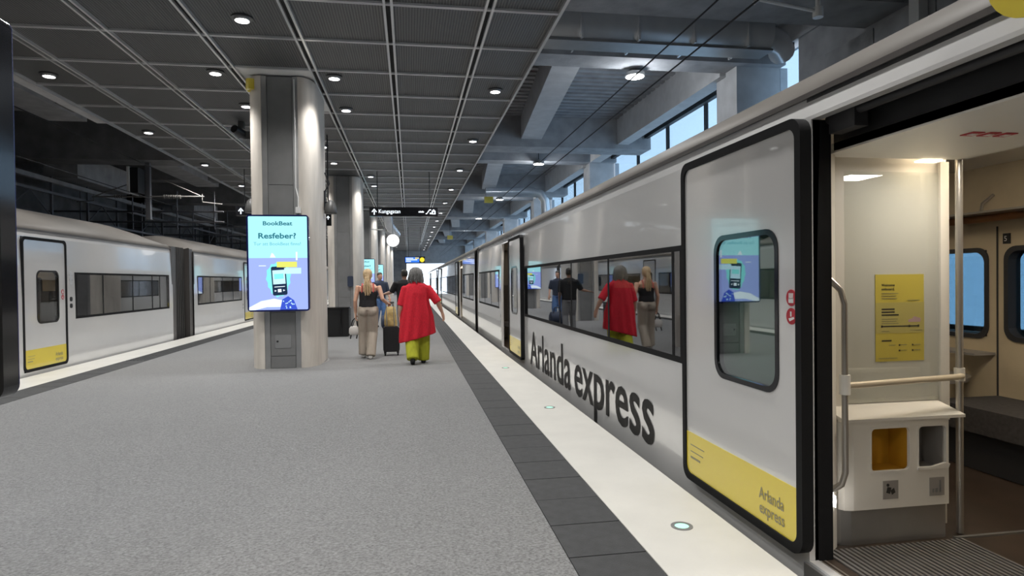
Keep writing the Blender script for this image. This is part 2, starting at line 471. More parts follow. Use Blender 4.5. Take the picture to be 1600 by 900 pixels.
# ---- right hand bay: deck, beams, wall with glazing
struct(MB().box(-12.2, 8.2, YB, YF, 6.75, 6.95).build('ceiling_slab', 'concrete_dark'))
m = MB(); y = YB
while y < YF:
    m.box(2.0, 7.3, y, y + .16, 6.16, 6.22); m.box(2.0, 7.3, y + .14, y + .30, 6.22, 6.28); y += .30
struct(m.build('ceiling_deck', 'concrete'))
for k in range(-2, 7):
    y = 10.75 + 10 * k
    struct(MB().box(1.9, 7.2, y + .35, y + .98, 5.5, 6.2).build('beam', 'concrete'))
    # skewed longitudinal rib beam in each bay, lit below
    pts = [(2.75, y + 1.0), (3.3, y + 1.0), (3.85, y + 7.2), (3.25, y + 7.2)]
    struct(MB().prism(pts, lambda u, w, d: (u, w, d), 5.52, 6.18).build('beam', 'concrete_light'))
    struct(MB().box(1.9, 7.2, y + 7.2, y + 8.1, 5.3, 6.18).build('beam', 'concrete'))
    # edge beam along the wall
    if k >= 0:
        struct(MB().box(6.15, 6.5, y + .95, y + 10, 5.42, 6.2).build('beam', 'concrete_light'))
wr = struct(MB().box(7.05, 7.4, YB, YF, -1.3, .7).build('wall_right', 'concrete'))
struct(MB().box(7.05, 7.4, YB, YF, 5.78, 6.8).build('wall_right', 'concrete'))
MB().box(7.0, 7.12, 10.7, YF, 5.62, 5.78).build('lintel_strip', 'black', wr)
struct(MB().box(7.1, 7.4, YB, 10.55, 2.2, 5.78).build('wall_right', 'concrete'))
struct(MB().box(7.1, 7.4, YB, 1.0, .7, 2.2).build('wall_right', 'concrete'))
for i in range(14):       # cladding panels on the blank stretch of wall
    yy = -5.1 + i * 1.13
    if yy + 1.1 < 10.6:
        MB().box(6.93, 7.1, yy + .012, yy + 1.118, 2.2, 5.15).build('cladding_panel', 'concrete', wr)
for k in range(0, 7):
    yc = 11.28 + 10 * k
    c = MB().box(6.28, 7.35, yc, yc + .8, -1.25, 5.5); c = c.build('column', 'concrete_light'); struct(c)
    if k < 6:
        w = struct(MB().box(7.17, 7.23, yc + .8, yc + 10, .7, .76).build('window_%d' % (k + 1), 'black'))
        for q in range(4):
            ya = yc + .8 + q * 2.3; MB().box(7.19, 7.2, ya + .03, ya + 2.27, .76, 5.7).build('pane', 'glass_blue', w)
            MB().box(7.15, 7.24, ya - .03, ya + .03, .76, 5.7).build('mullion', 'black', w)
        MB().box(7.15, 7.24, yc + .8, yc + 10, 3.0, 3.05).build('transom', 'black', w)
w = struct(MB().box(7.17, 7.23, 10.55, 11.28, .7, .76).build('window_7', 'black'))
MB().box(7.19, 7.2, 10.56, 11.28, .76, 5.7).build('pane', 'glass_blue', w)
# added glazing low in the blank wall, showing blue daylight through the train windows
w = struct(MB().box(7.15, 7.23, 1.0, 10.55, .7, .76).build('window_8', 'black'))
for q in range(5):
    ya = 1.0 + q * 1.91; MB().box(7.19, 7.2, ya + .03, ya + 1.88, .76, 2.2).build('pane', 'glass_blue', w)
    MB().box(7.15, 7.24, ya - .03, ya + .03, .76, 2.2).build('mullion', 'black', w)
# left bay
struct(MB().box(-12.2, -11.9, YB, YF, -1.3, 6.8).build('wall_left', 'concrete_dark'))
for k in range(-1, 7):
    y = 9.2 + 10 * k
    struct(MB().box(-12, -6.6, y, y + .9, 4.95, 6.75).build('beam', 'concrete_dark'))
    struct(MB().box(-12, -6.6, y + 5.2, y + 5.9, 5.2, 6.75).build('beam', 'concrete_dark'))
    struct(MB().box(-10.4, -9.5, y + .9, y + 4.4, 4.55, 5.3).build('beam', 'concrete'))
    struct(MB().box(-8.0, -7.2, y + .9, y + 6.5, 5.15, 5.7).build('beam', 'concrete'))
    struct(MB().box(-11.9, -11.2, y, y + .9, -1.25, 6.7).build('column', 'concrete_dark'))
struct(MB().box(-12.2, 7.4, YB - .3, YB, -1.3, 6.9).build('wall_back', 'concrete_dark'))
# far end: open towards daylight over the lettered train's track
struct(MB().box(-12.2, -.3, YF, YF + .3, -1.3, 6.9).build('wall_far', 'concrete'))
struct(MB().box(-.3, 7.4, YF, YF + .3, 3.45, 6.9).build('wall_far', 'concrete_light'))

# ================================================================== PILLARS with displays
def bar_rect(m, x0, x1, z0, z1, fn, d): m.prism([(x0, z0), (x1, z0), (x1, z1), (x0, z1)], fn, d, d + .0008)
def screen_art(root, fn, w, h):
    """the advert on the screen, laid out in metres from the lower left corner; lit shapes stacked in thin layers"""
    hy = .555 * h
    def poly(name, pts, mat, d):
        return MB().prism(pts, fn, d, d + .0007).build(name, mat, root)
    def R(x0, x1, z0, z1): return [(x0 * w, z0 * h), (x1 * w, z0 * h), (x1 * w, z1 * h), (x0 * w, z1 * h)]
    poly('screen_upper', R(0, 1, .555, 1), 'scr_cyan', 0)
    poly('screen_lower', R(0, 1, 0, .555), 'scr_blue', 0)
    text('headline', 'BookBeat', 'scr_teal', root, fn, width=.50 * w, height=.042 * h, bold=.025, depth=.003, u0=.5 * w, w0=.905 * h, align='CENTER')
    text('headline', 'Resfeber?', 'scr_teal', root, fn, width=.64 * w, height=.056 * h, bold=.025, depth=.003, u0=.49 * w, w0=.765 * h, align='CENTER')
    text('headline', 'Tur att BookBeat finns!', 'scr_teal2', root, fn, width=.80 * w, height=.034 * h, depth=.003, u0=.49 * w, w0=.69 * h, align='CENTER')
    # glowing mint halo, phone, its picture and buttons
    cx, cz = .50, .33; n = 26; halo = []
    for i in range(n):
        a = 2 * PI * i / n; k = 1 + .10 * (i % 2) + .05 * math.sin(3 * a)
        halo.append(((cx + .205 * k * math.cos(a) * .95) * w, (cz + .175 * k * math.sin(a)) * h))
    poly('halo', halo, 'scr_mint', .0012)
    def rot(pts, a=.06):
        ox, oz = cx * w, cz * h
        return [(ox + (x - ox) * math.cos(a) - (z - oz) * math.sin(a), oz + (x - ox) * math.sin(a) + (z - oz) * math.cos(a)) for x, z in pts]
    poly('phone', rot(rr(.385 * w, .635 * w, .155 * h, .465 * h, .03 * w)), 'scr_phone', .002)
    poly('phone_picture', rot(R(.405, .615, .275, .425)), 'scr_pale', .003)
    poly('phone_picture', rot(R(.43, .59, .33, .385)), 'scr_mint', .004)
    poly('phone_bar', rot(R(.42, .60, .243, .250)), 'scr_white', .003)
    poly('phone_button', rot(R(.475, .535, .188, .222)), 'scr_white', .003)
    for x in (.42, .565): poly('phone_button', rot([(x * w, .195 * h), ((x + .035) * w, .205 * h), (x * w, .215 * h)]), 'scr_white', .003)
    poly('caption_box', R(.475, .82, .455, .515), 'scr_yellow', .005)
    poly('caption_box', R(.60, .89, .385, .448), 'scr_pale', .0058)
    poly('pale_fleck', R(.17, .29, .468, .476), 'scr_white', .0012)
    poly('pale_fleck', [(.36 * w, .56 * h), (.46 * w, .56 * h), (.42 * w, .60 * h), (.39 * w, .61 * h)], 'scr_white', .0012)
    poly('pale_fleck', R(.80, .83, .53, .62), 'scr_white', .0012)
    # white arm reaching from the lower left and a dark blue patterned cuff
    poly('arm', [(0, .03 * h), (.20 * w, .095 * h), (.42 * w, .12 * h), (.57 * w, .10 * h), (.55 * w, .03 * h), (.30 * w, .03 * h), (.1 * w, 0), (0, 0)], 'scr_white', .0062)
    poly('cuff', [(.52 * w, 0), (.56 * w, .11 * h), (.66 * w, .145 * h), (.76 * w, .10 * h), (.82 * w, 0)], 'scr_navy', .0068)
    rnd = random.Random(3); mm = MB()
    for i in range(16):
        x = rnd.uniform(.57, .75); z = rnd.uniform(.01, .1); bar_rect(mm, x * w, (x + .018) * w, z * h, (z + .012) * h, fn, .0075)
    mm.build('cuff_pattern', 'scr_pale', root)['kind'] = 'stuff'
def display(name, xc, y, face, label, art=True):
    """portrait screen .98 x 1.56 m in a thin dark case; face -1 looks towards -Y"""
    x0, x1, z0, z1 = xc - .485, xc + .485, .96, 2.535
    root = empty(name, (xc, y, z0))
    f = lambda u, w, d: (u, y + face * d, w)
    MB().prism(rr(x0, x1, z0, z1, .05), f, -.10, 0).build('case', 'gloss_black', root, True)
    if art:
        MB().ring(rr(x0, x1, z0, z1, .05), rr(x0 + .022, x1 - .022, z0 + .022, z1 - .022, .03), f, 0, .006).build('bezel', 'bezel_bleed', root)
        fn = (lambda u, w, d: (x0 + .026 + u, y - .002 - d, z0 + .026 + w)) if face < 0 else (lambda u, w, d: (x1 - .026 - u, y + .002 + d, z0 + .026 + w))
        scr = empty('screen', (0, 0, 0)); scr.parent = root; scr.location = (0, 0, 0)
        screen_art(scr, fn, x1 - x0 - .052, z1 - z0 - .052)
    MB().box(xc - .2, xc + .2, y - face * .10, y - face * .17, 1.3, 2.2).build('wall_bracket', 'black', root)
    tag(root, label, 'display screen', 'portrait displays on the pillars')
    return root
PILX = -2.09
def pillar(yf, label, detail):
    L = 1.75; hw = .555; r = .0
    root = empty('platform_pillar', (PILX, yf + L / 2, 0)); yc = yf + L / 2
    # stone shells left and right of the steel channel, rounded outer corners, channel .46 wide recessed
    for s in (-1, 1):
        pts = []
        for i in range(9):
            a = -PI / 2 + PI / 2 * i / 8; pts.append((.29 + .265 * math.cos(a), -L / 2 + .5 + .5 * math.sin(a)))
        for i in range(9):
            a = PI / 2 * i / 8; pts.append((.29 + .265 * math.cos(a), L / 2 - .5 + .5 * math.sin(a)))
        if s > 0: fn = lambda u, w, d: (PILX + u, yc + w, d)
        else: fn = lambda u, w, d: (PILX - u, yc + w, d)
        MB(flip=s < 0).prism(pts, fn, 0, CZ - .03).build('stone_shell', 'pillar_stone', root, True, 30)
        MB().box(PILX + s * .205, PILX + s * .29, yf + .018, yf + L - .018, 0, CZ - .03).build('steel_jamb', 'steel', root)
    MB().box(PILX - .205, PILX + .205, yf + .05, yf + L - .05, 0, CZ - .03).build('core', 'pillar_steel', root)
    for z0, z1 in ((.004, .20), (.21, .93), (.94, 3.05), (3.06, CZ - .04)):
        MB().box(PILX - .195, PILX + .195, yf + .03, yf + .05, z0, z1).build('steel_panel', 'pillar_steel', root)
    if detail:
        h = MB().prism(rr(PILX - .13, PILX + .13, .34, .56, .02), lambda u, w, d: (u, yf + .03 - d, w), 0, .012).build('service_hatch', 'steel', root)
        MB().disc((PILX - .09, yf + .018, .45), .016, 1, -.012).build('lock', 'black', h)
        MB().box(PILX - .53, PILX - .40, yf + .16, yf + .18, 4.62, 4.78).build('yellow_sticker', 'yellow_paint', root)
        MB().prism([(PILX - .46 + .085 * math.cos(2 * PI * i / 14), yf + .11 + .1 * math.sin(2 * PI * i / 14)) for i in range(14)], lambda u, w, d: (u, w, d), 4.63, 4.80).build('yellow_sticker', 'yellow_paint', root)
        MB().tube([(PILX + .24, yf - .012, 4.8), (PILX + .245, yf - .012, 3.0), (PILX + .28, yf - .014, 2.85), (PILX + .28, yf - .016, 2.66)], .009).build('cable', 'white_paint', root)
        MB().box(PILX + .24, PILX + .32, yf - .05, yf, 2.58, 2.68).build('junction_box', 'white_paint', root)
    m = MB(); o = [(PILX + (hw + .07) * math.cos(2 * PI * i / 40), yc + (L / 2 + .09) * math.sin(2 * PI * i / 40)) for i in range(40)]
    q = [(PILX + (hw + .03) * math.cos(2 * PI * i / 40), yc + (L / 2 + .05) * math.sin(2 * PI * i / 40)) for i in range(40)]
    m.ring(o, q, lambda u, w, d: (u, w, d), 0, .003).build('floor_ring', 'steel', root)
    tag(root, label, 'pillar', 'pillars down the middle of the platform')
    return root
PY0 = 10.9
pillar(.9, 'stone pillar at the picture edge carrying the dark display seen edge-on', False)
pillar(10.9, 'nearest oval stone-clad pillar with grey steel channel and the big lit display', True)
pillar(20.9, 'second oval stone pillar, behind the black litter box, without a display', False)
pillar(30.9, 'third stone pillar, half hidden, with a small lit display beside the clock', False)
pillar(40.9, 'fourth stone pillar, slim in the distance right of the third', False)
pillar(50.9, 'fifth stone pillar far down the platform, near the departure sign', False)
pillar(60.9, 'last stone pillar at the far end of the platform', False)
display('display_screen', PILX - .02, 10.72, -1, 'large portrait advert display with cyan and blue screen on the nearest pillar')
display('display_screen', PILX - .02, 2.93, 1, 'dark portrait display seen from behind, cut off at the picture edge')
display('display_screen', PILX - .02, 30.72, -1, 'small lit portrait display on the third pillar behind the blonde woman')
display('display_screen', PILX - .02, 40.72, -1, 'smallest lit portrait display on the fourth pillar, farther down')

# ================================================================== TRAINS
PROF = [(-.12, 0.0), (.3, -.004), (1.2, -.004), (1.75, 0.006), (2.22, .022), (2.33, .05)]     # (z, s) of the side wall
def s_at(z):
    for (za, sa), (zb, sb) in zip(PROF, PROF[1:]):
        if z <= zb: return sa + (sb - sa) * (z - za) / (zb - za)
    return PROF[-1][1]
ROOF = [(.05, 2.335), (.055, 2.37), (.13, 2.44), (.30, 2.555), (.55, 2.68), (.9, 2.80), (1.15, 2.86), (1.4, 2.88)]
ROOF = ROOF + [(2.8 - a, b) for a, b in ROOF[-2::-1]]
class Car:
    def __init__(c, X0, sg, y0, y1, label, name='train_car'):
        c.X0, c.sg, c.y0, c.y1 = X0, sg, y0, y1
        c.root = empty(name, (X0 + sg * 1.4, (y0 + y1) / 2, -1.25))
        tag(c.root, label, 'train', 'train cars')
    def mb(c): return MB(lambda p: (c.X0 + c.sg * p[0], p[1], p[2]), c.sg < 0)
    def P(c, s, y, z): return (c.X0 + c.sg * s, y, z)
    # side-plane map: u along +Y, w up, d outwards
    def side(c, off=0.0): return lambda u, w, d: (off - d, u, w)
    def word(c, yl, off=0.0):       # reading direction for somebody on the platform
        return lambda u, w, d: c.P(off - d, yl - c.sg * u, w)
    def wall(c, holes, name='body_side', mat='train_paint', z0=-.12, z1=2.33, so=None, th=.05, y0=None, y1=None, parent=None):
        so = so or s_at; y0 = c.y0 if y0 is None else y0; y1 = c.y1 if y1 is None else y1
        ys = sorted({y0, y1} | {v for h in holes for v in h[:2] if y0 < v < y1})
        zs = sorted({z0, z1, .3, 1.2, 1.75, 2.22} | {v for h in holes for v in h[2:]}); zs = [z for z in zs if z0 <= z <= z1]
        m = c.mb(); hole = lambda y, z: any(h[0] < y < h[1] and h[2] < z < h[3] for h in holes)
        ok = {}
        for i in range(len(ys) - 1):
            for j in range(len(zs) - 1):
                ok[i, j] = not hole((ys[i] + ys[i + 1]) / 2, (zs[j] + zs[j + 1]) / 2)
        for (i, j), v in ok.items():
            if not v: continue
            a, b, e, f = ys[i], ys[i + 1], zs[j], zs[j + 1]
            m.add([(so(e), a, e), (so(e), b, e), (so(f), b, f), (so(f), a, f)], [(0, 3, 2, 1)])
            m.add([(so(e) + th, a, e), (so(e) + th, b, e), (so(f) + th, b, f), (so(f) + th, a, f)], [(0, 1, 2, 3)])
            for di, dj, p, q in ((-1, 0, (a, e), (a, f)), (1, 0, (b, e), (b, f)), (0, -1, (a, e), (b, e)), (0, 1, (a, f), (b, f))):
                if not ok.get((i + di, j + dj), False):
                    m.add([(so(p[1]), p[0], p[1]), (so(q[1]), q[0], q[1]), (so(q[1]) + th, q[0], q[1]), (so(p[1]) + th, p[0], p[1])], [(0, 1, 2, 3)])
        return m.build(name, mat, parent or c.root)
    def roof(c):
        m = c.mb(); n = len(ROOF); vs = []; L = c.y1 - c.y0
        st = [(0, .30), (.25, .62), (.7, .9), (1.3, 1), (L - 1.3, 1), (L - .7, .9), (L - .25, .62), (L, .30)]
        for dy, k in st:
            for s, z in ROOF: vs.append((s, c.y0 + dy, 2.335 + (z - 2.335) * (k if z > 2.45 else 1)))
        fs = []
        for i in range(len(st) - 1):
            for a in range(n - 1): fs.append((i * n + a, (i + 1) * n + a, (i + 1) * n + a + 1, i * n + a + 1))
        fs += [tuple(range(n)), tuple(range((len(st) - 1) * n, len(st) * n))[::-1]]
        m.add(vs, fs); m.build('roof', 'train_roof', c.root, True, 50)
        c.mb().box(.03, .058, c.y0, c.y1, 2.318, 2.345).build('gutter', 'train_gutter', c.root)
        c.mb().box(.02, .06, c.y0 + .02, c.y1 - .02, -.78, -.10).build('skirt', 'train_skirt', c.root)
        c.mb().box(.0, 2.8, c.y0, c.y0 + .06, -.7, 2.33).build('end_wall', 'train_gutter', c.root)
        c.mb().box(.0, 2.8, c.y1 - .06, c.y1, -.7, 2.33).build('end_wall', 'train_gutter', c.root)
        c.mb().box(.05, 2.75, c.y0, c.y1, -.9, -.16).build('underframe', 'interior_dark', c.root)
    def bellows(c, y0, y1):
        m = c.mb(); n = 8; p = (y1 - y0) / n
        for i in range(n):
            m.box(.16, 2.64, y0 + i * p, y0 + i * p + p * .6, -.5, 2.42); m.box(.21, 2.59, y0 + i * p + p * .6, y0 + (i + 1) * p, -.45, 2.37)
        m.build('gangway_bellows', 'bellows', c.root)
    def band(c, ya, yb, splits, z0=.80, z1=1.66, glass='glass_dark'):
        """flush window band: black surround, mullions and one pane per window"""
        fr = c.mb(); f = c.side()
        fr.ring([(ya, z0), (yb, z0), (yb, z1), (ya, z1)], [(ya + .055, z0 + .045), (yb - .055, z0 + .045), (yb - .055, z1 - .04), (ya + .055, z1 - .04)], f, -.04, .007)
        w = fr.build('window_band', 'rubber', c.root)
        ed = [ya + .02] + list(splits) + [yb - .02]
        for a, b in zip(ed, ed[1:]):
            c.mb().box(-.004, .004, a + .02, b - .02, z0 + .02, z1 - .02).build('pane', glass, w)
        for q in splits: c.mb().box(-.006, .05, q - .022, q + .022, z0 + .02, z1 - .02).build('mullion', 'rubber', w)
        return w
    def leaf(c, ya, yb, wy, off, z0=.03, z1=2.21, stickers=True, sy=None, yz=.36, glass='glass_green', th=.05, logo=True):
        """door leaf: white panel with rounded window, black rubber edge, yellow foot with logotype"""
        f = c.side(off)
        O = rr(ya, yb, z0, z1, .085); I = rr(ya + .048, yb - .048, z0 + .048, z1 - .048, .06)
        w0, w1 = wy; Wn = rr(w0, w1, .80, 1.68, .11); Wi = rr(w0 + .03, w1 - .03, .83, 1.65, .09)
        d = c.mb().ring(O, I, f, -th, .012).build('door', 'rubber', c.root, True, 30)
        c.mb().ring(I, Wn, f, -th + .01, 0).build('door_panel', 'train_paint', d)
        c.mb().ring(Wn, Wi, f, -th + .01, .006).build('window_seal', 'gloss_black', d, True, 30)
        c.mb().prism(Wi, f, -.012, -.004).build('door_window', glass, d)
        yl = [p for p in I if p[1] < yz]; yl = [(ya + .05, yz)] + [p for p in sorted([q for q in I if q[1] < yz and q[0] < (ya + yb) / 2], key=lambda q: -q[1])] \
            + sorted([q for q in I if q[1] < yz and q[0] > (ya + yb) / 2], key=lambda q: q[1]) + [(yb - .05, yz)]
        c.mb().prism(yl, f, .0, .003).build('yellow_foot', 'yellow_paint', d)
        lo = yb if c.sg > 0 else ya        # the side on the viewer's left
        fw = c.word(lo - c.sg * 0, off)
        Wd = yb - ya
        if logo:
            text('logotype', 'Arlanda', 'grey_print', d, fw, width=.235, height=.062, bold=.012, depth=.005, u0=Wd - .40, w0=z0 + .175)
            text('logotype', 'express', 'grey_print', d, fw, width=.235, height=.062, bold=.012, depth=.005, u0=Wd - .395, w0=z0 + .095)
            mm = MB()
            for k, (l, t) in enumerate(((.20, .003), (.185, .003), (.14, .007))):
                bar_rect(mm, .11, .11 + l, z0 + .245 - k * .045, z0 + .245 - k * .045 + t * 2, fw, .004)
            mm.build('small_print', 'grey_print', d)['kind'] = 'stuff'
        if stickers:
            y = sy
            for k, z in enumerate((1.315, 1.222)):
                st = c.mb().prism([(y + .042 * math.cos(2 * PI * i / 20), z + .042 * math.sin(2 * PI * i / 20)) for i in range(20)], f, .0, .003).build('warning_sticker', 'red_paint', d)
                g = c.mb()
                if k == 0:
                    for q in range(4): g.prism([(y - .018 + q * .010, z - .005), (y - .011 + q * .010, z - .005), (y - .011 + q * .010, z + .024), (y - .018 + q * .010, z + .024)], f, .003, .004)
                    g.prism([(y - .02, z - .026), (y + .02, z - .026), (y + .022, z - .002), (y - .02, z - .002)], f, .003, .004)
                else:
                    g.prism([(y - .026, z - .012), (y + .012, z - .026), (y + .022, z - .012), (y - .022, z - .002)], f, .003, .004)
                    g.prism([(y - .004, z - .002), (y + .008, z - .002), (y + .008, z + .024), (y - .004, z + .024)], f, .003, .004)
                g.build('pictogram', 'white_paint', st)
        return d
    def interior(c, far_holes=(), floor_z=0.0, y0=None, y1=None, seats=(), lamps=True, lum=30, col=(1, .86, .66)):
        y0 = c.y0 + .1 if y0 is None else y0; y1 = c.y1 - .1 if y1 is None else y1
        c.mb().box(.07, 2.75, y0, y1, floor_z - .14, floor_z - .005).build('cabin_floor', 'interior_floor', c.root)
        c.mb().box(.07, 2.75, y0, y1, 2.29, 2.31).build('cabin_ceiling', 'interior_white', c.root)
        c.wall(list(far_holes), 'far_wall', 'interior_cream', 0, 2.3, lambda z: 2.64, .12, y0, y1)
        for h in far_holes:
            ou = [(h[0] - .03, h[2] - .03), (h[1] + .03, h[2] - .03), (h[1] + .03, h[3] + .03), (h[0] - .03, h[3] + .03)]
            a, b, e, f = h; O = rr(a - .02, b + .02, e - .02, f + .02, .10); I = rr(a + .015, b - .015, e + .015, f - .015, .09)
            fn = lambda u, w, d: (2.64 - d, u, w)
            fr = c.mb().ring(O, I, fn, -.10, .012).build('far_window', 'interior_dark', c.root)
            c.mb().box(2.70, 2.708, a, b, e, f).build('pane', 'glass_far', fr)
        if lamps:
            n = max(2, int((y1 - y0) / 3.0))
            for i in range(n):
                y = y0 + (i + .5) * (y1 - y0) / n
                t = c.mb().box(1.15, 1.65, y - .12, y + .12, 2.275, 2.29).build('cabin_lamp', 'lamp_warm', c.root)
                light('cabin_light', 'AREA', c.P(1.4, y, 2.262), lum, col, t, .5, (0, 0, 0))
        if seats:
            def seat(y, s0, d):
                st = c.mb()
                st.box(s0, s0 + .46, y, y + d * .46, .36, .46); o = st.build('seat', 'seat_fabric', c.root)
                c.mb().prism([(y + d * .0, .40), (y - d * .11, 1.16), (y - d * .02, 1.18), (y + d * .10, .44)], lambda u, w, q: (s0 + .01 + q, u, w), 0, .44).build('backrest', 'seat_fabric', o)
                c.mb().box(s0 + .09, s0 + .37, y - d * .12, y - d * .02, 1.10, 1.30).build('headrest', 'seat_fabric', o)
                c.mb().box(s0 + .17, s0 + .29, y + d * .15, y + d * .32, 0, .36).build('pedestal', 'table_grey', o)
            for y, d in seats:
                seat(y, .14, d); seat(y, .64, d); seat(y, 2.14, d)
glassm('glass_far', (.48, .60, .66), .05, .8, 4.0)

# ---- lettered train beside the platform (right)
RX = 1.955
A = Car(RX, 1, -7.0, 18.15, 'silver train car with open near door and huge dark lettering below its windows')
NEAR = (1.35, 2.84, 0.0, 2.2); FARD = (12.05, 13.42, 0.0, 2.2)
bandA = (4.27, 10.62, .80, 1.66); bandB = (13.75, 17.75, .80, 1.66)
A.wall([NEAR, FARD, bandA, bandB]); A.roof()
A.band(bandA[0], bandA[1], [4.45, 6.0, 7.45, 8.05])
A.band(bandB[0], bandB[1], [15.1, 16.4])
A.leaf(2.80, 4.165, (3.005, 3.70), -.055, sy=2.894)
A.leaf(10.66, 12.03, (11.05, 11.72), -.055, sy=11.2, stickers=False)
farw = [(4.375, 5.6, .92, 1.62), (2.9, 4.20, .92, 1.62), (6.0, 7.5, .85, 1.62), (8.0, 9.8, .85, 1.62), (10.1, 11.6, .85, 1.62), (13.8, 15.4, .85, 1.62), (15.8, 17.4, .85, 1.62)]
A.interior(farw, 0.0, -2.0, 18.0, seats=[(6.0, 1), (7.1, 1), (8.2, 1), (9.3, 1), (10.4, 1), (14.6, -1), (15.7, -1), (16.8, -1)], lum=8)
A.bellows(18.15, 18.95)
# big lettering under the windows
text('lettering', 'Arlanda', 'letter_dark', A.root, A.word(10.14), width=2.62, height=.53, bold=.012, depth=.009, u0=0, w0=.055)
text('lettering', 'express', 'letter_dark', A.root, A.word(10.14), width=2.50, height=.53, bold=.012, depth=.009, u0=2.80, w0=.055)
for k, z in enumerate((.62, .50)):
    A.mb().box(-.006, .002, 13.52, 13.58, z, z + .07).build('door_button', 'black', A.root)
# sill and threshold at the open door
A.mb().box(-.02, .10, 1.2, 2.86, -.10, -.012).build('door_sill', 'steel', A.root)
for k in range(4): A.mb().box(.005 + k * .025, .015 + k * .025, 1.2, 2.86, -.012, -.004).build('sill_rib', 'handle_steel', A.root)
mt = A.mb().box(.13, .98, 1.0, 2.93, -.02, -.006).build('tread_mat', 'interior_dark', A.root)
for k in range(28):
    A.mb().box(.14 + k * .030, .155 + k * .030, 1.0, 2.93, -.006, .004).build('mat_rib', 'steel', mt)
A.mb().box(.93, 1.5, 2.935, 2.955, -.02, .006).build('mat_edge', 'steel', A.root)
# header above the opening and vestibule lining
A.mb().box(.19, .21, 1.0, 2.9, 2.06, 2.34).build('door_header', 'black', A.root)
A.mb().box(.04, .20, 1.0, 2.9, 2.30, 2.34).build('door_header', 'black', A.root)
A.mb().tube([(.12, 1.0, 2.20), (.12, 2.84, 2.20)], .022).build('door_rail', 'interior_dark', A.root, True)
A.mb().box(.09, .16, 2.62, 2.80, 2.12, 2.24).build('door_motor', 'interior_dark', A.root)
A.mb().box(.19, 1.02, .6, 3.0, 2.05, 2.10).build('vestibule_ceiling', 'interior_white', A.root)
lw = A.mb().box(.98, 2.6, 1.2, 1.9, 2.2, 2.285).build('ceiling_box', 'interior_white', A.root)
# red pictograms on the ceiling edge
for k in range(3):
    A.mb().box(.50 + k * .085, .56 + k * .085, 2.40, 2.47, 2.046, 2.05).build('red_pictogram', 'red_paint', A.root)
    A.mb().box(.515 + k * .085, .545 + k * .085, 2.42, 2.45, 2.044, 2.046).build('pictogram_mark', 'white_paint', A.root)
A.mb().box(1.015, 1.04, 1.0, 3.0, 2.05, 2.2).build('ceiling_edge', 'interior_white', A.root)
vl = A.mb().box(.80, .92, 3.0, 3.06, 2.042, 2.05).build('vestibule_lamp', 'lamp_warm', A.root)
light('vestibule_light', 'AREA', A.P(.80, 2.70, 2.035), 4.5, (1, .92, .80), vl, .22)
for (s, y) in ((1.75, 3.0), (2.05, 2.9)):
    A.mb().box(s - .03, s + .03, y - .18, y + .18, 2.278, 2.29).build('slot_lamp', 'lamp_bright', A.root)
# black gap and jamb, white corner post with lamp and grab handle
A.mb().box(.03, .13, 2.84, 2.90, -.02, 2.20).build('door_seal', 'rubber', A.root)
jb = A.mb().prism([(.135, 2.88), (.24, 2.96), (.36, 3.14), (.135, 3.14)], lambda u, w, d: (u, w, d), .0, 2.06).build('corner_post', 'interior_white', A.root, True, 20)
A.mb().prism([(.19 + .011 * math.cos(2 * PI * i / 16), .262 + .03 * math.sin(2 * PI * i / 16)) for i in range(16)], lambda u, w, d: (u, 2.915 + (u - .19) * .76 - d, w), 0, .012).build('step_lamp', 'lamp_bright', jb)
A.mb().tube([(.175, 2.925, 1.41), (.205, 2.875, 1.35), (.222, 2.87, 1.28), (.222, 2.87, .42), (.205, 2.875, .36), (.175, 2.925, .31)], .016).build('grab_handle', 'handle_steel', A.root, True)
A.mb().tube([(.222, 2.87, .82), (.222, 2.87, .92)], .026).build('handle_clamp', 'interior_white', A.root, True)
# partition wall facing the opening
PYP = 3.13
pt = A.mb().box(.35, 1.065, PYP, PYP + .05, 0, 2.08).build('partition', 'interior_white', A.root)
A.mb().box(.352, .405, PYP - .02, PYP, .60, 2.06).build('partition_rib', 'interior_white', pt)
A.mb().box(1.01, 1.065, PYP - .02, PYP, .60, 2.06).build('partition_rib', 'interior_white', pt)
A.mb().box(.41, 1.005, PYP - .014, PYP - .010, .72, 2.0).build('glass_cover', 'glass_clear', pt)
A.mb().box(.41, 1.005, PYP - .006, PYP, .715, .735).build('cover_rail', 'interior_white', pt)
po = A.mb().box(.609, .915, PYP - .0045, PYP - .001, .941, 1.428).build('poster', 'poster_yellow', A.root)
pf = lambda u, w, d: (RX + .609 + u * 1.02, PYP - .0050 - d, .941 + w * 1.014)
m = MB(); bar_rect(m, .0, .30, .155, .325, pf, .0003); m.build('pale_field', 'poster_pale', po)
text('poster_title', 'Welcome', 'print_black', po, pf, width=.082, height=.014, bold=.02, depth=.0014, u0=.035, w0=.415)
text('poster_title', 'onboard.', 'print_black', po, pf, width=.082, height=.014, bold=.02, depth=.0014, u0=.035, w0=.393)
m = MB()
for x0, x1, z in ((.035, .14, .374), (.035, .125, .360), (.035, .13, .346), (.035, .135, .232), (.035, .125, .22), (.035, .14, .208), (.195, .27, .334), (.035, .08, .165), (.21, .285, .168),
                  (.08, .12, .088), (.15, .19, .088), (.235, .275, .088), (.15, .19, .058), (.235, .275, .058), (.015, .13, .016)):
    bar_rect(m, x0, x1, z, z + .003, pf, .0014)
m.build('small_print', 'grey_print', po)['kind'] = 'stuff'
m = MB()
for x1, z in ((.115, .284), (.115, .268), (.14, .252), (.095, .11)): bar_rect(m, .035, x1, z, z + .008, pf, .0014)
bar_rect(m, .035, .265, .190, .1965, pf, .0014)
for x in (.035, .205, .262): bar_rect(m, x - .004, x + .006, .187, .1995, pf, .0018)
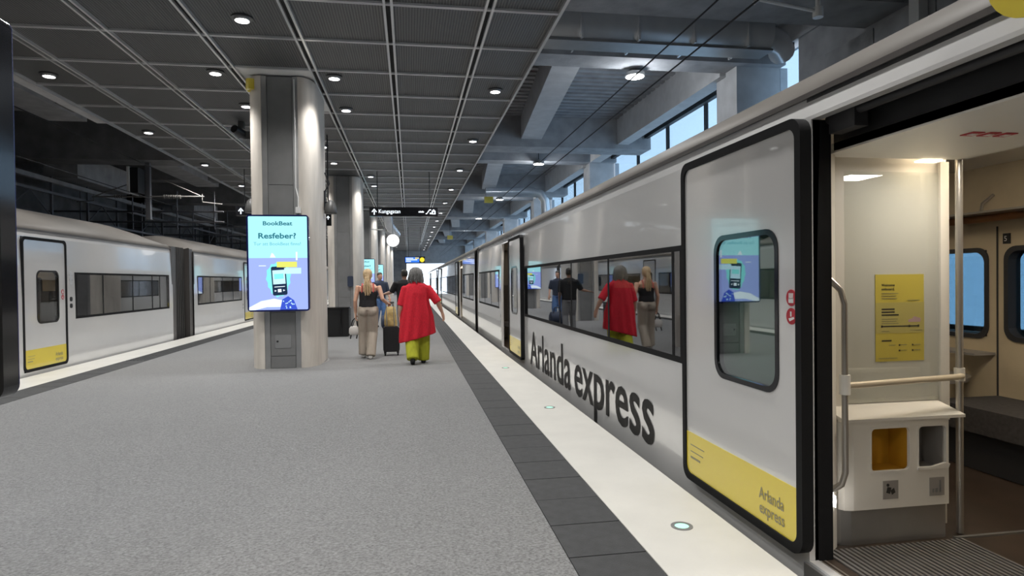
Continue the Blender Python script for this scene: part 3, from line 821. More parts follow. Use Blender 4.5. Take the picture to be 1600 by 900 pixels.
for x, z in ((.14, .084), (.222, .084), (.14, .054), (.222, .054)): bar_rect(m, x, x + .009, z, z + .009, pf, .0014)
m.build('bold_print', 'print_black', po)['kind'] = 'stuff'
MB().prism([(.20, .215), (.275, .215), (.278, .235), (.235, .247), (.225, .235), (.20, .228)], pf, .0014, .002).build('picture', 'print_pink', po)
# bin unit: white housing with two openings, sloped top, grey plinth
BF = 2.955
def bin_front():
    m = A.mb(); xs = [.335, .435, .672, .718, .895, .907]; zs = [.185, .380, .617, .66]
    for i in range(5):
        for j in range(3):
            if j == 1 and i in (1, 3): continue
            m.box(xs[i], xs[i + 1], BF, BF + .015, zs[j], zs[j + 1])
    m.prism([(.275, BF + .04), (.29, BF + .012), (.335, BF), (.335, BF + .10), (.275, BF + .10)], lambda u, w, d: (u, w, d), .185, .66)
    return m.build('bin_unit', 'interior_white', A.root)
bu = bin_front()
A.mb().prism([(BF - .012, .652), (BF - .012, .668), (PYP, .712), (PYP, .652)], lambda u, w, d: (d, u, w), .275, 1.0).build('sloped_top', 'interior_white', bu)
A.mb().box(.895, .91, BF + .015, PYP, .185, .655).build('housing_side', 'interior_white', bu)
A.mb().box(.30, .91, BF + .015, PYP, .185, .20).build('housing_base', 'interior_white', bu)
for x0, x1, mt_ in ((.425, .682, 'bin_yellow'), (.71, .893, 'table_grey')):
    m = A.mb(); m.box(x0, x0 + .01, BF + .016, PYP - .01, .21, .64); m.box(x1 - .01, x1, BF + .016, PYP - .01, .21, .64); m.box(x0, x1, PYP - .02, PYP - .01, .21, .64); m.box(x0, x1, BF + .016, PYP - .01, .32, .375)
    m.build('bin_liner', mt_, bu)
for x0, x1 in ((.435, .672), (.718, .895)):
    A.mb().ring(rr(x0 - .004, x1 + .004, .376, .621, .012), rr(x0 + .006, x1 - .006, .386, .611, .022), lambda u, w, d: (u, BF - d, w), -.015, .002).build('opening_rim', 'interior_white', bu)
A.mb().prism([(.715, .381), (.897, .381), (.907, .405), (.88, .412), (.80, .395), (.715, .395)], lambda u, w, d: (u, BF - d, w), -.005, .01).build('bin_lip', 'interior_white', bu)
for x, k in ((.552, 0), (.832, 1)):
    st = A.mb().box(x - .045, x + .045, BF - .003, BF, .235, .333).build('sticker', 'table_grey', bu)
    g = A.mb(); fn = lambda u, w, d: (u, BF - .003 - d, w)
    if k == 0:
        g.prism([(x - .018 + .008 * math.cos(2 * PI * i / 10), .310 + .008 * math.sin(2 * PI * i / 10)) for i in range(10)], fn, 0, .002)
        g.prism([(x - .028, .27), (x - .006, .263), (x + .002, .296), (x - .02, .30)], fn, 0, .002)
        g.prism([(x + .006, .258), (x + .026, .27), (x + .018, .293), (x - .002, .28)], fn, 0, .002)
    else:
        g.prism([(x - .028, .253), (x - .02, .253), (x - .02, .273), (x - .028, .273)], fn, 0, .002); g.prism([(x - .01, .253), (x + .004, .253), (x + .004, .276), (x - .01, .276)], fn, 0, .002)
        g.prism([(x + .014, .253), (x + .024, .253), (x + .022, .318), (x + .016, .318)], fn, 0, .002)
    g.build('pictogram', 'print_black' if k == 0 else 'pillar_steel', st)
A.mb().prism([(.265, BF + .06), (.28, BF + .03), (.33, BF + .015), (.90, BF + .015), (.905, PYP), (.265, PYP)], lambda u, w, d: (u, w, d), -.004, .185).build('grey_plinth', 'steel', A.root)
# pole and horizontal bar
A.mb().tube([(1.02, 3.0, 0), (1.02, 3.0, 2.2)], .018, 14).build('pole', 'handle_steel', A.root, True)
A.mb().tube([(1.02, 3.0, .84), (1.02, 3.0, .91)], .026, 14).build('pole_clamp', 'interior_white', A.root, True)
A.mb().tube([(.222, 2.87, .865), (.30, 2.885, .862), (.98, 2.97, .866), (1.02, 2.985, .868)], .017, 12).build('cross_rail', 'bar_cream', A.root, True)
# saloon beyond the pole: rack, door joint, seat, table, shelf
A.mb().tube([(2.5, 2.0, 1.86), (2.5, 5.8, 1.86)], .03, 12).build('rack_rail', 'interior_wood', A.root, True)
A.mb().box(2.3, 2.64, 2.0, 5.8, 1.885, 1.90).build('rack_shelf', 'handle_steel', A.root)
for y in (4.3, 3.2, 5.4): A.mb().tube([(2.62, y, 2.05), (2.52, y, 1.98), (2.5, y, 1.86)], .012).build('rack_bracket', 'handle_steel', A.root, True)
A.mb().box(2.632, 2.642, 4.275, 4.285, .0, 1.80).build('wall_joint', 'interior_dark', A.root)
st = A.mb().box(2.632, 2.640, 4.17, 4.23, 1.66, 1.74).build('seat_number', 'black', A.root)
text('digit', '5', 'white_paint', st, A.word(4.215, 2.63), height=.04, depth=.002, u0=0, w0=1.68)
A.mb().box(2.44, 2.64, 4.3, 4.72, .78, .80).build('shelf', 'table_grey', A.root)
A.mb().loft([(2.28, 4.62, .56, .33, .30), (2.28, 4.62, .60, .34, .31)], 26).build('table', 'table_grey', A.root)
A.mb().tube([(2.28, 4.62, 0), (2.28, 4.62, .56)], .05).build('table_leg', 'table_grey', A.root)
bs = A.mb().box(2.05, 2.64, 3.2, 4.28, .28, .46).build('bench', 'seat_fabric', A.root)
A.mb().box(2.1, 2.64, 3.2, 4.28, 0, .28).build('bench_base', 'interior_dark', bs)
A.mb().box(1.25, 1.75, 4.9, 5.0, .4, 1.2).build('backrest', 'seat_fabric', A.root)

B = Car(RX, 1, 18.95, 43.0, 'silver second car of the lettered train, beyond the gangway, with an open door')
dB = (23.65, 25.0, 0, 2.2); bB1 = (19.4, 23.3, .80, 1.66); bB2 = (26.6, 38.0, .80, 1.66)
B.wall([dB, bB1, bB2]); B.roof(); B.band(bB1[0], bB1[1], [20.7, 22.0]); B.band(bB2[0], bB2[1], [28.8, 31, 33.2, 35.4])
B.leaf(25.02, 26.4, (25.4, 26.0), -.055, stickers=False, logo=False)
B.leaf(39.2, 40.6, (39.6, 40.2), -.02, stickers=False, logo=False)
B.interior([], 0, 19.1, 42.9, lum=8); B.bellows(43.0, 43.6)
C3 = Car(RX, 1, 43.6, 67.0, 'silver third car of the lettered train, far off by the bright opening')
bC = (46.5, 58, .80, 1.66); C3.wall([bC]); C3.roof(); C3.band(bC[0], bC[1], [49, 52, 55]); C3.interior([], 0, 43.7, 66.8, lum=8)
C3.leaf(44.6, 46.0, (45, 45.6), -.055, stickers=False, logo=False)
C3.leaf(59.0, 60.4, (59.4, 60.0), -.055, stickers=False, logo=False)

# ---- parked train across the platform (left)
LX = -5.99
D = Car(LX, -1, 2.0, 17.25, 'silver parked train car with closed yellow-footed door beside the dark display')
dd = (10.94, 12.2, .05, 2.21); bD = (12.5, 17.0, .82, 1.66)
D.wall([dd, bD]); D.roof(); D.band(bD[0], bD[1], [13.55, 14.9, 15.95, 16.4], .82, 1.66)
D.leaf(10.92, 12.22, (11.31, 11.97), .0, .05, 2.21, sy=12.09, glass='glass_clear', yz=.40)
D.interior([(11.2, 12.1, .9, 1.6), (13, 14.5, .9, 1.6), (15, 16.5, .9, 1.6)], 0, 2.2, 17.1, seats=[(13.2, 1), (14.3, 1), (15.4, 1), (16.3, 1)], lum=5)
for k, z in enumerate((1.18, 1.06, 1.48, 1.56, 1.64)):
    D.mb().prism(rr(12.31, 12.40, z - .04, z + .04, .03), D.side(), 0, .008).build('door_button', 'black' if k < 2 else 'bar', D.root)
D.mb().box(.5, .9, 11.95, 12.0, 0, 2.1).build('partition', 'interior_cream', D.root)
D.mb().box(.48, .5, 11.5, 11.75, 1.28, 1.42).build('green_sign', 'cloth_jeans', D.root)
D.bellows(17.55, 18.6)
D.mb().box(.03, 2.77, 17.25, 17.55, -.4, 2.40).build('gangway_frame', 'train_gutter', D.root)
E2 = Car(LX, -1, 18.85, 41.0, 'silver second car of the parked train, partly hidden by the nearest pillar')
bE = (19.15, 23.95, .82, 1.66); dE = (24.3, 25.6, .05, 2.21); bE2 = (26, 38, .82, 1.66)
E2.wall([bE, dE, bE2]); E2.roof(); E2.band(bE[0], bE[1], [20.3, 21.6, 22.8], .82, 1.66); E2.band(bE2[0], bE2[1], [29, 32, 35], .82, 1.66)
E2.leaf(24.28, 25.62, (24.65, 25.25), 0, .05, 2.21, stickers=False, glass='glass_clear')
E2.interior([], 0, 18.95, 40.9, seats=[(20, -1), (21.2, -1), (22.4, -1)], lum=4)
E2.mb().box(.03, 2.77, 18.6, 18.85, -.4, 2.40).build('gangway_frame', 'train_gutter', E2.root)
for z in (.62, .50): E2.mb().box(-.006, .002, 24.06, 24.12, z, z + .07).build('door_button', 'black', E2.root)
F3 = Car(LX, -1, 41.6, 64.0, 'silver third car of the parked train, far behind the pillars')
F3.wall([]); F3.roof()

# ================================================================== HUNG SIGNS, CLOCK, SPEAKERS, LAMPS
def hung_sign(x0, x1, y, z0, z1, label, body='gloss_black'):
    r = empty('hanging_sign', ((x0 + x1) / 2, y, z0))
    MB().prism(rr(x0, x1, z0, z1, .015), lambda u, w, d: (u, y + d, w), 0, .12).build('sign_box', body, r)
    for x in (x0 + .25, x1 - .25): MB().tube([(x, y + .06, z1), (x, y + .06, CZ)], .012).build('hanger_rod', 'wire_dark', r)
    tag(r, label, 'sign'); return r
def arrow(m, cx, cz, h, fn):
    m.prism([(cx - .09 * h, cz - .5 * h), (cx + .09 * h, cz - .5 * h), (cx + .09 * h, cz + .1 * h), (cx - .09 * h, cz + .1 * h)], fn, .003, .006)
    m.prism([(cx - .42 * h, cz + .0 * h), (cx - .30 * h, cz - .1 * h), (cx, cz + .26 * h), (cx, cz + .5 * h)], fn, .003, .006)
    m.prism([(cx + .42 * h, cz + .0 * h), (cx, cz + .5 * h), (cx, cz + .26 * h), (cx + .30 * h, cz - .1 * h)], fn, .003, .006)
def kung(x0, x1, lab, icons=True):
    y, z0, z1 = 20.0, 3.47, 3.755
    r = hung_sign(x0, x1, y, z0, z1, lab); fn = lambda u, w, d: (u, y - d, w); zc = (z0 + z1) / 2
    m = MB(); arrow(m, x0 + .15, zc, .19, fn); m.build('arrow', 'sign_white', r)
    text('lettering', 'Kungsgatan', 'sign_white', r, fn, width=.66, height=.12, bold=.004, depth=.004, u0=x0 + .29, w0=zc - .045)
    # small word, escalator and lift marks on the other end
    m = MB()
    for k in range(5): m.prism([(x1 - .60 + k * .035, zc - .025), (x1 - .575 + k * .035, zc - .025), (x1 - .575 + k * .035, zc + .02 + .02 * (k % 2)), (x1 - .60 + k * .035, zc + .02)], fn, .003, .006)
    m.build('small_word', 'sign_white', r)['kind'] = 'stuff'
    m = MB(); a = x1 - .38
    m.prism([(a, zc - .07), (a + .04, zc - .07), (a + .13, zc + .05), (a + .17, zc + .05), (a + .17, zc + .08), (a + .115, zc + .08), (a + .03, zc - .04), (a, zc - .04)], fn, .003, .006)
    m.prism([(a + .13, zc - .07), (a + .18, zc - .07), (a + .18, zc - .02), (a + .13, zc - .02)], fn, .003, .006); m.build('escalator_mark', 'sign_white', r)
    m = MB(); b = x1 - .13
    m.prism([(b - .06, zc - .075), (b + .06, zc - .075), (b + .06, zc + .03), (b, zc + .085), (b - .06, zc + .03)], fn, .003, .006); m.build('lift_mark', 'sign_white', r)
    m = MB(); m.prism([(b - .02, zc - .05), (b + .02, zc - .05), (b + .02, zc + .01), (b - .02, zc + .01)], fn, .006, .007); m.build('lift_mark_person', 'gloss_black', r)
kung(-1.207, .911, 'black hanging sign reading Kungsgatan beside the clock, over the platform walkway')
kung(-5.14, -3.02, 'black hanging Kungsgatan sign mostly hidden behind the nearest pillar')
# sign seen end-on on the far side of the nearest pillar
r = empty('hanging_sign', (-1.86, 15.4, 2.6))
MB().box(-1.93, -1.79, 15.2, 15.26, 2.75, 3.12).build('sign_box', 'gloss_black', r)
fn = lambda u, w, d: (u, 15.2 - d, w); m = MB(); arrow(m, -1.86, 2.94, .09, fn); m.build('arrow', 'sign_white', r)
MB().tube([(-1.86, 15.23, 3.12), (-1.86, 15.23, CZ)], .015).build('hanger_rod', 'wire_dark', r)
tag(r, 'narrow dark sign with white mark just right of the nearest pillar', 'sign')
# departure sign
r = hung_sign(-.29, .975, 40, 2.58, 2.99, 'small blue and yellow departure sign far down the platform')
fn = lambda u, w, d: (u, 40 - d, w)
m = MB(); m.prism([(-.25, 2.62), (.62, 2.62), (.62, 2.95), (-.25, 2.95)], fn, .003, .006); m.build('blue_field', 'sign_blue', r)
m = MB()
for k, (a, b) in enumerate(((-.2, .25), (-.2, .5), (-.2, .1))): m.prism([(a, 2.87 - k * .1), (b, 2.87 - k * .1), (b, 2.91 - k * .1), (a, 2.91 - k * .1)], fn, .006, .008)
m.build('text_line', 'sign_white', r)['kind'] = 'stuff'
m = MB(); m.prism([(.36, 2.86), (.6, 2.86), (.6, 2.93), (.36, 2.93)], fn, .006, .008); m.build('yellow_field', 'sign_yellow', r)
MB().disc((.80, 39.994, 2.79), .15, 1, -.004).build('yellow_roundel', 'sign_yellow', r)
# clock
r = empty('platform_clock', (-.744, 30, 3.05))
MB().disc((-.744, 30.1, 3.354), .31, 1, -.2).build('clock_case', 'steel', r, True)
MB().disc((-.744, 29.895, 3.354), .29, 1, -.005).build('dial', 'clock_glow', r)
m = MB(); m.prism([(-.752, 3.34), (-.736, 3.34), (-.736, 3.56), (-.752, 3.56)], lambda u, w, d: (u, 29.886 - d, w), 0, .004); m.build('minute_hand', 'black', r)
m = MB(); m.prism([(-.744, 3.35), (-.72, 3.345), (-.70, 3.25), (-.715, 3.25)], lambda u, w, d: (u, 29.886 - d, w), 0, .004); m.build('hour_hand', 'black', r)
MB().tube([(-1.75, 30.1, 3.9), (-1.2, 30.05, 3.85), (-.80, 30.0, 3.64)], .028).build('support_arm', 'steel', r, True)
MB().tube([(-.744, 30, 3.66), (-.744, 30, CZ)], .02).build('hanger_rod', 'steel', r)
tag(r, 'round white lit clock hanging under the Kungsgatan sign', 'clock')
# shiny ventilation pipe above the clock
r = MB().tube([(-1.05, 31, 4.8), (-1.0, 32, 4.3), (-.65, 33.5, 3.9)], .23, 14).build('ventilation_pipe', 'duct_metal', None, True); tag(r, 'shiny metal pipe bend just above the round clock', 'pipe')
# loudspeakers on the pillar arms
def horn(x, y, z, s, label):
    r = empty('loudspeaker', (x, y, z - .15))
    px = PILX + s * .55
    MB().tube([(px, y + .1, z + .08), (x - s * .02, y + .05, z + .06), (x, y, z + .02)], .022).build('arm', 'wire_dark', r, True)
    MB().box(px - .03, px + .03, y + .05, y + .15, z - .08, z + .28).build('mount_plate', 'wire_dark', r)
    MB().loft([(x, y, z - .15, .105, .105), (x, y, z - .13, .115, .115), (x, y, z - .03, .10, .10), (x, y, z + .06, .07, .07), (x, y, z + .10, .03, .03)], 18).build('horn_body', 'ballgrey', r, True)
    MB().tube([(px + s * .02, y + .12, z + .28), (px + s * .10, y + .12, z + .42), (px + s * .02, y + .12, z + .62)], .012).build('cable', 'wire_dark', r, True)
    tag(r, label, 'loudspeaker', 'loudspeakers on the nearest pillar')
horn(-1.41, 11.9, 2.83, 1, 'round grey loudspeaker on an arm, on the walkway flank of the nearest pillar')
horn(-2.79, 11.9, 2.84, -1, 'round grey loudspeaker on an arm, on the parked-train flank of the nearest pillar')
# ceiling camera
r = empty('security_camera', (-3.5, 14.2, 4.6))
MB().box(-3.56, -3.44, 14.15, 14.25, 4.74, CZ).build('mount', 'ballgrey', r)
MB().tube([(-3.60, 14.0, 4.68), (-3.45, 14.35, 4.62)], .085, 14).build('camera_body', 'black', r, True)
MB().box(-3.42, -3.28, 14.2, 14.4, 4.52, 4.68).build('camera_bracket', 'ballgrey', r)
tag(r, 'black ceiling camera left of the nearest pillar', 'camera')
# black litter box
r = empty('litter_box', (-1.89, 17.1, 0))
MB().prism(rr(-2.20, -1.58, 16.9, 17.4, .03), lambda u, w, d: (u, w, d), .02, .74).build('box_body', 'black', r, True)
MB().prism(rr(-2.22, -1.56, 16.88, 17.42, .03), lambda u, w, d: (u, w, d), .74, .77).build('lid', 'gloss_black', r, True)
MB().box(-2.17, -1.61, 16.93, 17.37, 0, .02).build('plinth', 'black', r)
MB().box(-1.80, -1.76, 16.885, 16.90, .08, .7).build('door_seam', 'gloss_black', r)
tag(r, 'low black box standing against the second pillar, left of the blonde woman', 'box')
# emergency point on the second pillar
r = MB().prism(rr(-1.98, -1.80, 1.28, 1.62, .04), lambda u, w, d: (u, 20.93 - d, w), 0, .09).build('call_point', 'cloth_navy', None, True); tag(r, 'small dark blue call point box on the second pillar', 'call point')
# floor lamps in the white edge
for i, y in enumerate((3.37, 6.80, 10.05)):
    r = empty('floor_lamp', (1.517, y, 0))
    o = [(1.517 + .062 * math.cos(2 * PI * k / 24), y + .062 * math.sin(2 * PI * k / 24)) for k in range(24)]
    q = [(1.517 + .040 * math.cos(2 * PI * k / 24), y + .040 * math.sin(2 * PI * k / 24)) for k in range(24)]
    MB().ring(o, q, lambda u, w, d: (u, w, d), 0, .006).build('ring', 'pillar_steel', r); MB().disc((1.517, y, 0), .041, 2, .004).build('lens', 'green_glow', r)
    tag(r, ('green-glowing round lamp set in the white platform edge beside the near door', 'small round floor lamp in the platform edge below the dark lettering', 'tiny round floor lamp in the platform edge near the second open door')[i], 'floor lamp', 'lamps set in the platform edge')
# lamps under the concrete over the track
def track_lamp(i, y, lab):
    r = empty('track_lamp', (4.4, y, 5.36))
    MB().loft([(4.4, y, 5.37, .19, .19), (4.4, y, 5.44, .19, .19), (4.4, y, 5.52, .08, .08)], 20).build('housing', 'steel', r, True)
    MB().disc((4.4, y, 5.36), .17, 2, .012).build('lens', 'lamp_glow', r)
    MB().tube([(4.4, y, 5.5), (4.4, y, 6.17)], .012).build('hanger_rod', 'wire_dark', r)
    light('bulb', 'POINT', (4.4, y, 5.2), 38, (.9, .95, 1), r, .12)
    tag(r, lab, 'lamp', 'lamps hanging over the lettered train')
for i, y in enumerate((11.75, 21.0, 30.4, 39.8, 49.2)):
    track_lamp(i, y, ['%s round lamp hanging under the concrete over the lettered train' % w for w in ('nearest large', 'second', 'third, smaller', 'fourth, tiny', 'farthest, tiny')][i])
# ventilation duct along the beam
r = empty('ventilation_duct', (3.8, 9.4, 5.1))
MB().prism([(9.15, 5.22), (9.25, 5.06), (9.55, 5.06), (9.75, 5.25), (9.75, 5.5), (9.6, 5.65), (9.25, 5.65), (9.12, 5.47)], lambda u, w, d: (d, u, w), 1.9, 5.75).build('duct_run', 'duct_metal', r, True, 30)
for x in (2.6, 3.5, 4.4, 5.3): MB().box(x - .015, x + .015, 9.11, 9.77, 5.045, 5.66).build('flange', 'duct_metal', r)
MB().box(1.9, 5.75, 9.2, 9.6, 5.02, 5.055).build('bottom_rail', 'steel', r)
MB().tube([(5.7, 9.45, 5.35), (6.0, 9.5, 5.27), (6.25, 9.75, 5.22)], .21, 16).build('pipe_bend', 'duct_metal', r, True)
for x in (2.9, 4.9): MB().tube([(x, 9.45, 5.65), (x, 9.45, 6.18)], .015).build('hanger_rod', 'wire_dark', r)
tag(r, 'big shiny metal ventilation duct running across above the lettered train', 'duct')
r = MB().tube([(3.3, 27, 5.25), (5.2, 27, 5.3), (5.7, 27, 5.2), (5.92, 27, 4.9), (5.95, 27, 4.2), (5.95, 27, 2.5)], .2, 14).build('drain_pipe', 'duct_metal', None, True); tag(r, 'silver bent pipe turning down by the second wall column', 'pipe')
# yellow markers hung under the beams
for i, (x, y, z) in enumerate(((3.6, 28.3, 4.95), (2.9, 45, 4.4))):
    r = MB().box(x - .2, x + .2, y, y + .08, z, z + .28).build('marker_plate', 'yellow_paint'); MB().tube([(x, y + .04, z + .28), (x, y + .04, 6.17)], .012).build('hanger_rod', 'wire_dark', r)
    tag(r, ('yellow marker plate hanging in the bay over the lettered train', 'smaller yellow marker plate farther along over the lettered train')[i], 'marker')
# overhead line right
def wire(name, x, z, label, y0=-8, y1=71):
    r = MB().tube([(x, y0, z), (x, y1, z)], .011, 6).build(name, 'wire_dark'); tag(r, label, 'wire'); return r
wire('contact_wire', 3.36, 4.10, 'thin dark overhead wire above the lettered train, the lower of two')
wire('support_wire', 3.36, 4.45, 'thin dark overhead wire above the lettered train, the upper of two')
r = empty('overhead_line_bracket', (4.05, 5.7, 4.0))
MB().tube([(3.36, 5.7, 4.10), (3.42, 5.7, 4.14), (4.05, 5.7, 4.06)], .018, 8).build('arm_tube', 'white_paint', r, True)
MB().tube([(4.05, 5.7, 4.02), (4.05, 5.7, 6.15)], .024, 8).build('drop_tube', 'white_paint', r, True)
MB().loft([(4.05, 5.7, 4.0, .05, .05), (4.05, 5.7, 4.1, .05, .05)], 12).build('clamp', 'white_paint', r)
tag(r, 'white tube bracket of the overhead line at the top edge, above the open door', 'bracket')
r = empty('wall_conduit', (6.85, 7.55, 3.2))
MB().box(6.78, 6.92, 7.45, 7.62, 3.0, 6.2).build('conduit_box', 'white_paint', r)
m = MB()
for k in range(6): m.loft([(6.6 - k * .07, 7.3, 5.62, .10, .10), (6.6 - k * .07, 7.3, 5.66, .10, .10)], 12)
m.build('insulator_stack', 'wire_dark', r)
tag(r, 'white vertical conduit on the concrete wall above the open door', 'conduit')
# overhead line structure on the left
wire('contact_wire', -7.28, 3.88, 'thin overhead contact wire above the parked train'); wire('support_wire', -7.28, 4.80, 'thin upper overhead wire above the parked train')
r = empty('catenary_mast', (-7.4, 19.6, 3.2))
MB().box(-7.47, -7.35, 19.55, 19.67, 3.3, 4.94).build('drop_post', 'truss_steel', r)
MB().box(-7.72, -7.66, 18.95, 19.6, 3.98, 4.72).build('white_board', 'white_paint', r)
MB().box(-7.655, -7.45, 19.0, 19.5, 4.0, 4.7).build('dark_box', 'black', r)
MB().tube([(-8.9, 19.6, 3.95), (-5.9, 19.6, 3.98)], .022, 8).build('cross_tube', 'insulator', r, True)
MB().tube([(-8.8, 19.6, 3.98), (-7.6, 19.6, 4.45)], .016, 8).build('stay_tube', 'insulator', r, True)
MB().tube([(-6.0, 19.6, 4.0), (-7.1, 19.6, 4.5)], .016, 8).build('stay_tube', 'insulator', r, True)
MB().tube([(-5.95, 19.6, 4.05), (-5.95, 19.6, 3.82), (-5.4, 19.6, 3.76)], .016, 8).build('registration_arm', 'insulator', r, True)
MB().tube([(-8.85, 19.6, 4.02), (-8.85, 19.6, 3.84), (-9.3, 19.6, 3.80)], .016, 8).build('registration_arm', 'insulator', r, True)
for x in (-7.0, -6.75, -8.3):
    m = MB()
    for k in range(4): m.tube([(x + k * .06, 19.6, 3.965), (x + k * .06 + .025, 19.6, 3.965)], .055, 10)
    m.build('insulator', 'insulator', r, True)
tag(r, 'overhead line mast with insulated tubes and white board above the parked train', 'mast')
# steel lattice gantry behind the parked train
r = empty('lattice_gantry', (-9.9, 25, 3.0))
for z in (3.35, 4.0): MB().box(-9.95, -9.87, 9, 60, z, z + .07).build('chord', 'truss_steel', r)
MB().box(-9.98, -9.86, 9, 60, 4.32, 4.44).build('top_beam', 'concrete', r)
for i in range(26):
    y = 9.5 + 2 * i; MB().box(-9.94, -9.88, y, y + .06, -1.25, 4.5).build('upright', 'truss_steel', r)
    if i % 2 == 0:
        MB().tube([(-9.91, y, 3.38), (-9.91, y + 1, 4.0)], .02, 6).build('diagonal', 'truss_steel', r); MB().tube([(-9.91, y + 2, 3.38), (-9.91, y + 1, 4.0)], .02, 6).build('diagonal', 'truss_steel', r)
tag(r, 'dark steel lattice gantry running above and behind the parked train', 'gantry')
for i in range(4):
    y = 23 + i * 6
    r = empty('cross_gantry', (-8, y, 3.4))
    for z in (3.55, 3.9): MB().tube([(-11.8, y, z), (-6.3, y, z)], .03, 6).build('tube', 'truss_steel', r)
    for x in (-10.8, -9.2, -7.8, -6.6): MB().tube([(x, y, 3.3), (x, y, 4.6)], .025, 6).build('upright', 'truss_steel', r)
    tag(r, ['%s cross tube frame above the parked train behind the mast' % w for w in ('first', 'second', 'third', 'fourth')][i], 'frame', 'cross tube frames over the parked train')
# yellow round plate on the body above the open door
A.mb().prism([(1.66 + .175 * math.cos(2 * PI * i / 28), 2.40 + .175 * math.sin(2 * PI * i / 28)) for i in range(28)], A.side(), .02, .03).build('yellow_disc', 'yellow_paint', A.root)

# ================================================================== PEOPLE
def remesh(vs, fs, voxel, smooth_it=4):
    me = bpy.data.meshes.new('tmp'); me.from_pydata(vs, [], fs); me.update()
    o = bpy.data.objects.new('tmp', me); COL.objects.link(o)
    md = o.modifiers.new('r', 'REMESH'); md.mode = 'VOXEL'; md.voxel_size = voxel
    if smooth_it:
        sm = o.modifiers.new('s', 'SMOOTH'); sm.iterations = smooth_it; sm.factor = .5
    dg = bpy.context.evaluated_depsgraph_get(); e = bpy.data.meshes.new_from_object(o.evaluated_get(dg))
    V = [tuple(v.co) for v in e.vertices]; F = [tuple(p.vertices) for p in e.polygons]
    bpy.data.objects.remove(o); bpy.data.meshes.remove(me); bpy.data.meshes.remove(e)
    return V, F
def ring_loft(m, rings, n=40, folds=0, amp=0.0, zf=None):
    """garment loft with vertical folds growing downwards; zf(x, z) shifts the hem"""
    vs = []; k = len(rings)
    for i, (cx, cy, z, rx, ry) in enumerate(rings):
        for a in range(n):
            q = 2 * PI * a / n; t = 1 + amp * (i / (k - 1)) * math.sin(folds * q + .7 * i) if folds else 1
            x, y = cx + rx * t * math.cos(q), cy + ry * t * math.sin(q)
            vs.append((x, y, z + (zf(x, z) if zf else 0)))
    fs = []
    for i in range(k - 1):
        for a in range(n):
            b = (a + 1) % n; fs.append((i * n + a, (i + 1) * n + a, (i + 1) * n + b, i * n + b))
    fs += [tuple(range(n)), tuple(range((k - 1) * n, k * n))[::-1]]
    m.add(vs, fs)
def hand(m, wr, d, side, curl=.5, up=Vector((0, 0, 1)), palm_n=None):
    """palm, four fingers of different lengths and a thumb; side = +1/-1 puts the thumb on that lateral side"""
    d = Vector(d).normalized(); wr = Vector(wr)
    nrm = Vector(palm_n).normalized() if palm_n else Vector((-side, 0, 0))      # direction the palm faces
    nrm = (nrm - d * nrm.dot(d)).normalized(); lat = d.cross(nrm) * side           # across the knuckles, thumb side positive
    if lat.y < 0: lat = -lat
    pe = wr + d * .095
    for k in (-.026, -.009, .009, .026):
        m.tube([wr + lat * k * .7, wr + d * .05 + lat * k, pe + lat * k * 1.1], [.017, .0165, .0125], 8)
    for i, (k, L) in enumerate(((.030, .068), (.011, .077), (-.009, .071), (-.028, .056))):
        b = pe + lat * k; c1 = curl * .9; c2 = curl * 1.9
        p1 = b + (d * math.cos(c1 * .5) + nrm * math.sin(c1 * .5)) * L * .42
        p2 = p1 + (d * math.cos(c1 * 1.2) + nrm * math.sin(c1 * 1.2)) * L * .33
        p3 = p2 + (d * math.cos(c2) + nrm * math.sin(c2)) * L * .27
        m.tube([b - d * .02, p1, p2, p3], [.011, .0098, .009, .0075], 8)
    b = wr + d * .03 + lat * .026
    m.tube([wr + d * .012 + lat * .012, b, b + (d * .6 + lat * .6 + nrm * .35).normalized() * .034, b + (d * .85 + lat * .45 + nrm * .5).normalized() * .062], [.016, .014, .011, .0088], 8)
